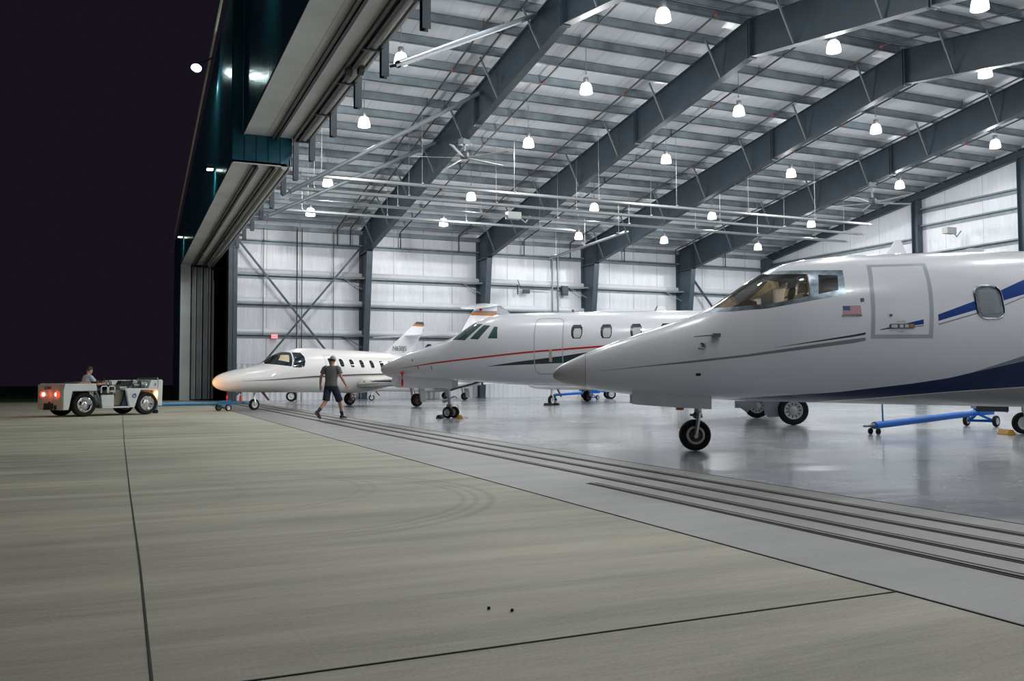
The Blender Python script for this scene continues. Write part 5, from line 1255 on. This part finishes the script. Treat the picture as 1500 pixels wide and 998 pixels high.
def head_shape(m, c, fw, lf, hd):
    T = lambda p: c+fw*p[0]+lf*p[1]+hd*p[2]
    m.loft([[T(p) for p in head_ring(r)] for r in HEAD])
    rot = Matrix((fw, lf, hd)).transposed()
    for p, r in (((.098, 0, -.030), (.022, .014, .016)), ((.090, 0, -.010), (.014, .009, .022)), ((.088, 0, -.066), (.012, .022, .005)), ((.087, 0, -.077), (.012, .019, .006)), ((.080, .030, .024), (.012, .022, .007)), ((.080, -.030, .024), (.012, .022, .007)),
                 ((-.004, .078, -.012), (.018, .010, .030)), ((-.004, -.078, -.012), (.018, .010, .030)), ((.085, 0, -.106), (.014, .018, .012))):
        m.ell(T(p), r, 14, 10, rot)
def hair_shell(parent, c, fw, lf, hd, mt, k=1.07, lift=.062, low=-.045, name='hair'):
    T = lambda p: c+fw*p[0]+lf*p[1]+hd*p[2]; rows = [r for r in HEAD if r[0] >= low]
    m = MB(); m.loft([[T(p) for p in head_ring(r, k, 28, lift)] for r in rows]); return m.build(name, mt, parent, smooth=60)
def body(parent, P, fingers=True):
    """P: joint positions in the person's own frame (x forward, y left, z up)"""
    V = {k: Vector(v) for k, v in P.items()}
    hd = (V['head']-V['neck']).normalized(); fwd = Vector(P.get('face', (1, 0, 0))).normalized(); fwd = (fwd-hd*fwd.dot(hd)).normalized(); lf = hd.cross(fwd)
    J = {'pel': (V['pel'], (.135, .11)), 'waist': (V['waist'], (.12, .095)), 'chest': (V['chest'], (.13, .10)), 'uch': (V['uch'], (.09, .072)), 'neck': (V['neck'], .060), 'h0': (V['neck'].lerp(V['head'], .55), .058), 'h1': (V['head']-hd*.01, .056)}
    E = [('pel', 'waist'), ('waist', 'chest'), ('chest', 'uch'), ('uch', 'neck'), ('neck', 'h0'), ('h0', 'h1')]
    for s in 'LR':
        sh, el, wr, hn = V['sh'+s], V['el'+s], V['wr'+s], V['hn'+s]
        J['cl'+s] = (V['uch'].lerp(sh, .55), .05); J.update({'sh'+s: (sh, .046), 'ua'+s: (sh.lerp(el, .5), .048), 'el'+s: (el, .041), 'fa'+s: (el.lerp(wr, .35), .042), 'wr'+s: (wr, (.026, .030))})
        E += [('uch', 'cl'+s), ('cl'+s, 'sh'+s), ('sh'+s, 'ua'+s), ('ua'+s, 'el'+s), ('el'+s, 'fa'+s), ('fa'+s, 'wr'+s)]
        d = (hn-wr).normalized(); a = d.cross(Vector(P.get('palm'+s, (1, 0, 0)))).normalized(); n_ = a.cross(d)   # a: out of the palm, n_: across the knuckles
        J['pm'+s] = (wr+d*.05, (.020, .036)); E.append(('wr'+s, 'pm'+s))
        if fingers:
            for q, (off, ln) in enumerate(((.034, .078), (.012, .088), (-.012, .082), (-.034, .064))):
                k0 = wr+d*.085+n_*off; k1 = k0+d*ln*.5+a*.008; k2 = k0+d*ln*.92+a*.030
                J[f'f{q}a'+s] = (k0, .0100); J[f'f{q}b'+s] = (k1, .0090); J[f'f{q}c'+s] = (k2, .0075); E += [('pm'+s, f'f{q}a'+s), (f'f{q}a'+s, f'f{q}b'+s), (f'f{q}b'+s, f'f{q}c'+s)]
            t0 = wr+d*.035+n_*.042; J['t0'+s] = (t0, .012); J['t1'+s] = (t0+d*.035+n_*.018+a*.01, .0105); J['t2'+s] = (t0+d*.065+n_*.018+a*.02, .009); E += [('pm'+s, 't0'+s), ('t0'+s, 't1'+s), ('t1'+s, 't2'+s)]
        hp, kn, an, to = V['hp'+s], V['kn'+s], V['an'+s], V['to'+s]
        J.update({'hp'+s: (hp, .098), 'th'+s: (hp.lerp(kn, .5), .080), 'kn'+s: (kn, .057), 'ca'+s: (kn.lerp(an, .32), .058), 'cb'+s: (kn.lerp(an, .7), .043), 'an'+s: (an, .036), 'to'+s: (an.lerp(to, .75), (.036, .03))})
        E += [('pel', 'hp'+s), ('hp'+s, 'th'+s), ('th'+s, 'kn'+s), ('kn'+s, 'ca'+s), ('ca'+s, 'cb'+s), ('cb'+s, 'an'+s), ('an'+s, 'to'+s)]
    t = skin_mesh('body', J, E, 'skin', None, 2, 'pel'); bpy.context.view_layer.update()
    me0 = bpy.data.meshes.new_from_object(t.evaluated_get(bpy.context.evaluated_depsgraph_get())); bpy.data.objects.remove(t)
    m = MB(); m.add([v.co for v in me0.vertices], [tuple(p.vertices) for p in me0.polygons]); bpy.data.meshes.remove(me0)
    head_shape(m, V['head'], fwd, lf, hd); o = m.build('body', 'skin', parent, smooth=80, fix=False)
    for sg in (-1, 1):
        e = MB(); e.ell(V['head']+fwd*.0725+lf*sg*.030+hd*.004, (.011, .012, .010), 12, 8); e.build('eye', 'hub_white', parent)
        e2 = MB(); e2.ell(V['head']+fwd*.081+lf*sg*.030+hd*.004, (.004, .005, .005), 10, 6); e2.build('pupil', 'hair', parent)
    return o, V, hd, fwd, lf
def ell_ring(c, lat, fwd, w, d, n=24, p=2.3):
    out = []
    for k in range(n):
        t = 2*PI*k/n; x, y = math.cos(t), math.sin(t); out.append(c+lat*w*math.copysign(abs(x)**(2/p), x)+fwd*d*math.copysign(abs(y)**(2/p), y))
    return out
def axes(V):
    lat = (V['shL']-V['shR']); lat.z = 0; lat.normalize(); lat2 = (V['hpL']-V['hpR']); lat2.z = 0; lat2.normalize()
    f = lambda q: Vector((q.y, -q.x, 0)); return lat, f(lat), lat2, f(lat2)
def shirt(parent, V, mt, sl=.62):
    lat, fw, l2, f2 = axes(V); mid = (lat+l2).normalized(); fm = Vector((mid.y, -mid.x, 0)); P, Wa, Ch, U, N = V['pel'], V['waist'], V['chest'], V['uch'], V['neck']; up = Vector((0, 0, 1))
    m = MB(); rings = [ell_ring(P-up*.005, l2, f2, .185, .140), ell_ring(P-up*.0, l2, f2, .188, .143), ell_ring(P.lerp(Wa, .5), mid, fm, .178, .132), ell_ring(Wa, mid, fm, .170, .126), ell_ring(Wa.lerp(Ch, .55), lat, fw, .178, .130), ell_ring(Ch, lat, fw, .188, .132),
        ell_ring(Ch.lerp(U, .55), lat, fw, .192, .122), ell_ring(U+up*.005, lat, fw, .188, .10), ell_ring(U+up*.035, lat, fw, .150, .085), ell_ring(U.lerp(N, .60)+up*.012, lat, fw, .092, .072), ell_ring(U.lerp(N, .72)+up*.008, lat, fw, .070, .064), ell_ring(U.lerp(N, .70), lat, fw, .060, .056)]
    m.loft(rings)
    for s in 'LR':
        sh, el = V['sh'+s], V['el'+s]; sg = 1 if s == 'L' else -1
        m.tube([sh-lat*sg*.075-up*.01, sh-lat*sg*.03, sh.lerp(el, .10)-up*.002, sh.lerp(el, sl*.55), sh.lerp(el, sl*.97), sh.lerp(el, sl)], [.070, .076, .076, .072, .076, .074], 18)
    return m.build('t_shirt', mt, parent, smooth=50)
def shorts(parent, V, mt, end=.92):
    lat, fw, l2, f2 = axes(V); P, Wa = V['pel'], V['waist']; up = Vector((0, 0, 1)); hl = V['hpL'].lerp(V['hpR'], .5)
    m = MB(); m.loft([ell_ring(P.lerp(Wa, .40), l2, f2, .150, .112), ell_ring(P, l2, f2, .172, .128), ell_ring(hl, l2, f2, .182, .134), ell_ring(hl-up*.06, l2, f2, .172, .125), ell_ring(hl-up*.11, l2, f2, .10, .08)])
    for s in 'LR':
        hp, kn = V['hp'+s], V['kn'+s]; m.tube([hp+(hp-kn)*.10, hp, hp.lerp(kn, .3), hp.lerp(kn, .65), hp.lerp(kn, end-.02), hp.lerp(kn, end)], [.085, .104, .106, .101, .104, .101], 20)
    return m.build('shorts', mt, parent, smooth=50)
def shoe(parent, an, to, up, mt='shoe'):
    an, to, up = Vector(an), Vector(to), Vector(up).normalized(); d = (to-an); d = (d-up*d.dot(up)).normalized(); sd = up.cross(d)
    base = an-up*.085; m = MB(); rings = []
    for t, w, h in ((-.085, .022, .05), (-.07, .034, .085), (-.02, .038, .10), (.05, .036, .085), (.11, .044, .06), (.16, .042, .045), (.19, .026, .03)):
        c = base+d*t; rings.append([c+sd*w*math.cos(a)+up*(h*.5+h*.5*math.sin(a)) for a in [2*PI*k/14 for k in range(14)]])
    m.loft(rings); o = m.build('shoe', mt, parent)
    q = MB(); rr = []
    for t, w in ((-.092, .026), (-.07, .038), (0, .040), (.06, .040), (.12, .048), (.17, .045), (.198, .028)):
        c = base+d*t; rr.append([c+sd*w*math.cos(a)+up*(.012*math.sin(a)+.004) for a in [2*PI*k/12 for k in range(12)]])
    q.loft(rr); q.build('sole', 'sole', o); return o
# the walker, seen from behind
wp = Vector((5.41, 25.17, 0)); hd_ang = math.atan2(.64, .77)
MAN = empty('person', wp, hd_ang, 'man in grey cap, grey t-shirt and dark shorts walking away past the towed jet', 'person')
Pm = dict(pel=(-.01, 0, .93), waist=(.0, 0, 1.08), chest=(.02, 0, 1.28), uch=(.02, 0, 1.43), neck=(.035, 0, 1.525), head=(.06, .0, 1.655), face=(.85, .5, -.05),
    shL=(-.04, .195, 1.44), shR=(.08, -.185, 1.44), elL=(-.08, .295, 1.18), elR=(.07, -.30, 1.18), wrL=(-.02, .37, .95), wrR=(.16, -.40, .95), hnL=(.0, .385, .85), hnR=(.19, -.425, .85), palmL=(1, 0, 0), palmR=(1, 0, 0),
    hpL=(-.02, .095, .90), hpR=(.02, -.095, .90), knL=(-.10, .10, .50), knR=(.27, -.09, .50), anL=(-.49, .07, .21), anR=(.42, -.07, .09), toL=(-.36, .07, .06), toR=(.60, -.07, .04))
bd, V, hd, fw, lf_ = body(MAN, Pm)
shirt(MAN, V, 'shirt_grey'); shorts(MAN, V, 'shorts', .95)
shoe(MAN, V['anL'], V['toL'], Vector((.62, 0, .78))); shoe(MAN, V['anR'], V['toR'], Vector((0, 0, 1)))
for s in 'LR':
    m = MB(); an, kn = V['an'+s], V['kn'+s]; m.tube([an, an.lerp(kn, .18), an.lerp(kn, .30)], [.043, .047, .052], 14); m.build('sock', 'shorts', MAN)
T_ = lambda p: V['head']+fw*p[0]+lf_*p[1]+hd*p[2]
rows = [(.018, .077, .090, .099)]+[r for r in HEAD if r[0] >= .03]
m = MB(); m.loft([[T_(p) for p in head_ring(r, 1.13)] for r in rows])
pr = [(.078+.095*math.cos(a), .082*math.sin(a), .026-.016*math.cos(a)) for a in [-PI/2+PI*k/12 for k in range(13)]]
m.prism([(p[0], p[1]) for p in pr], lambda x, y: T_((x, y, .030-.017*(x-.078)/.095)), lambda x, y: T_((x, y, .038-.017*(x-.078)/.095)))
m.build('cap', 'cap', MAN, smooth=50)
hair_shell(MAN, V['head'], fw, lf_, hd, 'hair', 1.06, .05, -.045)
# the driver
DR = empty('person', (TUG.location.x+hw_.x*-.52+lf.x*.82, TUG.location.y+hw_.y*-.52+lf.y*.82, 0), R(29), 'man in blue-grey shirt sitting on the tug, seen in profile', 'person')
Pd = dict(pel=(-.04, 0, .77), waist=(-.05, 0, .90), chest=(-.03, 0, 1.08), uch=(-.01, 0, 1.23), neck=(.015, 0, 1.315), head=(.05, 0, 1.44), face=(1, -.02, -.02),
    shL=(0, .18, 1.225), shR=(0, -.18, 1.225), elL=(.17, .24, 1.0), elR=(.17, -.24, .99), wrL=(.36, .15, 1.04), wrR=(.38, -.22, 1.0), hnL=(.45, .12, 1.06), hnR=(.48, -.20, 1.01), palmL=(0, 0, 1), palmR=(0, 0, 1),
    hpL=(-.02, .10, .76), hpR=(-.02, -.10, .76), knL=(.38, .12, .78), knR=(.38, -.12, .78), anL=(.44, .12, .40), anR=(.44, -.12, .40), toL=(.62, .12, .34), toR=(.62, -.12, .34))
bd2, V2, hd2, fw2, lf2 = body(DR, Pd)
shirt(DR, V2, 'shirt_blue'); shorts(DR, V2, 'shorts', .96)
for s in 'LR': shoe(DR, V2['an'+s], V2['to'+s], Vector((0, 0, 1)))
hair_shell(DR, V2['head'], fw2, lf2, hd2, 'hair', 1.08, .068, -.035)

# added unseen spot, behind and left of the camera, to brighten the tug
l = bpy.data.lights.new('tug_fill_light', 'SPOT'); l.energy = 9000; l.color = (1, .95, .84); l.shadow_soft_size = .3; l.spot_size = R(24); l.spot_blend = .8
o = bpy.data.objects.new('tug_fill_light', l); C.objects.link(o); o.location = (-30, 6, 12); o.rotation_euler = (Vector((-3, 30, .5))-o.location).to_track_quat('-Z', 'Y').to_euler()

# ------------------------------------------------------------------ sky, camera, exposure
w = bpy.data.worlds.new('night'); bpy.context.scene.world = w; w.use_nodes = True
bg = w.node_tree.nodes['Background']; bg.inputs[0].default_value = (.45, .32, .62, 1); bg.inputs[1].default_value = .02
cam = bpy.data.cameras.new('camera'); co = bpy.data.objects.new('camera', cam); C.objects.link(co)
cam.sensor_width = 36; cam.sensor_fit = 'HORIZONTAL'; cam.lens = 1307.3/1500*36; cam.clip_end = 500
yaw, pit, rol = R(23.58335), R(2.52831), R(-.235773)
fwv = Vector((math.sin(yaw)*math.cos(pit), math.cos(yaw)*math.cos(pit), math.sin(pit))); rt = Vector((math.cos(yaw), -math.sin(yaw), 0)); up_ = rt.cross(fwv)
r2 = rt*math.cos(rol)+up_*math.sin(rol); u2 = up_*math.cos(rol)-rt*math.sin(rol)
mx = Matrix((r2, u2, -fwv)).transposed().to_4x4(); mx.translation = (0, 0, 1.08); co.matrix_world = mx
sc = bpy.context.scene; sc.camera = co
sc.view_settings.view_transform = 'Standard'; sc.view_settings.look = 'None'; sc.view_settings.gamma = 1; sc.view_settings.use_curve_mapping = False
sc.view_settings.exposure = EXPOSURE
sc.cycles.use_denoising = True; sc.cycles.max_bounces = 8; sc.cycles.diffuse_bounces = 5; sc.cycles.glossy_bounces = 4; sc.cycles.sample_clamp_indirect = 6; sc.cycles.caustics_reflective = False; sc.cycles.caustics_refractive = False
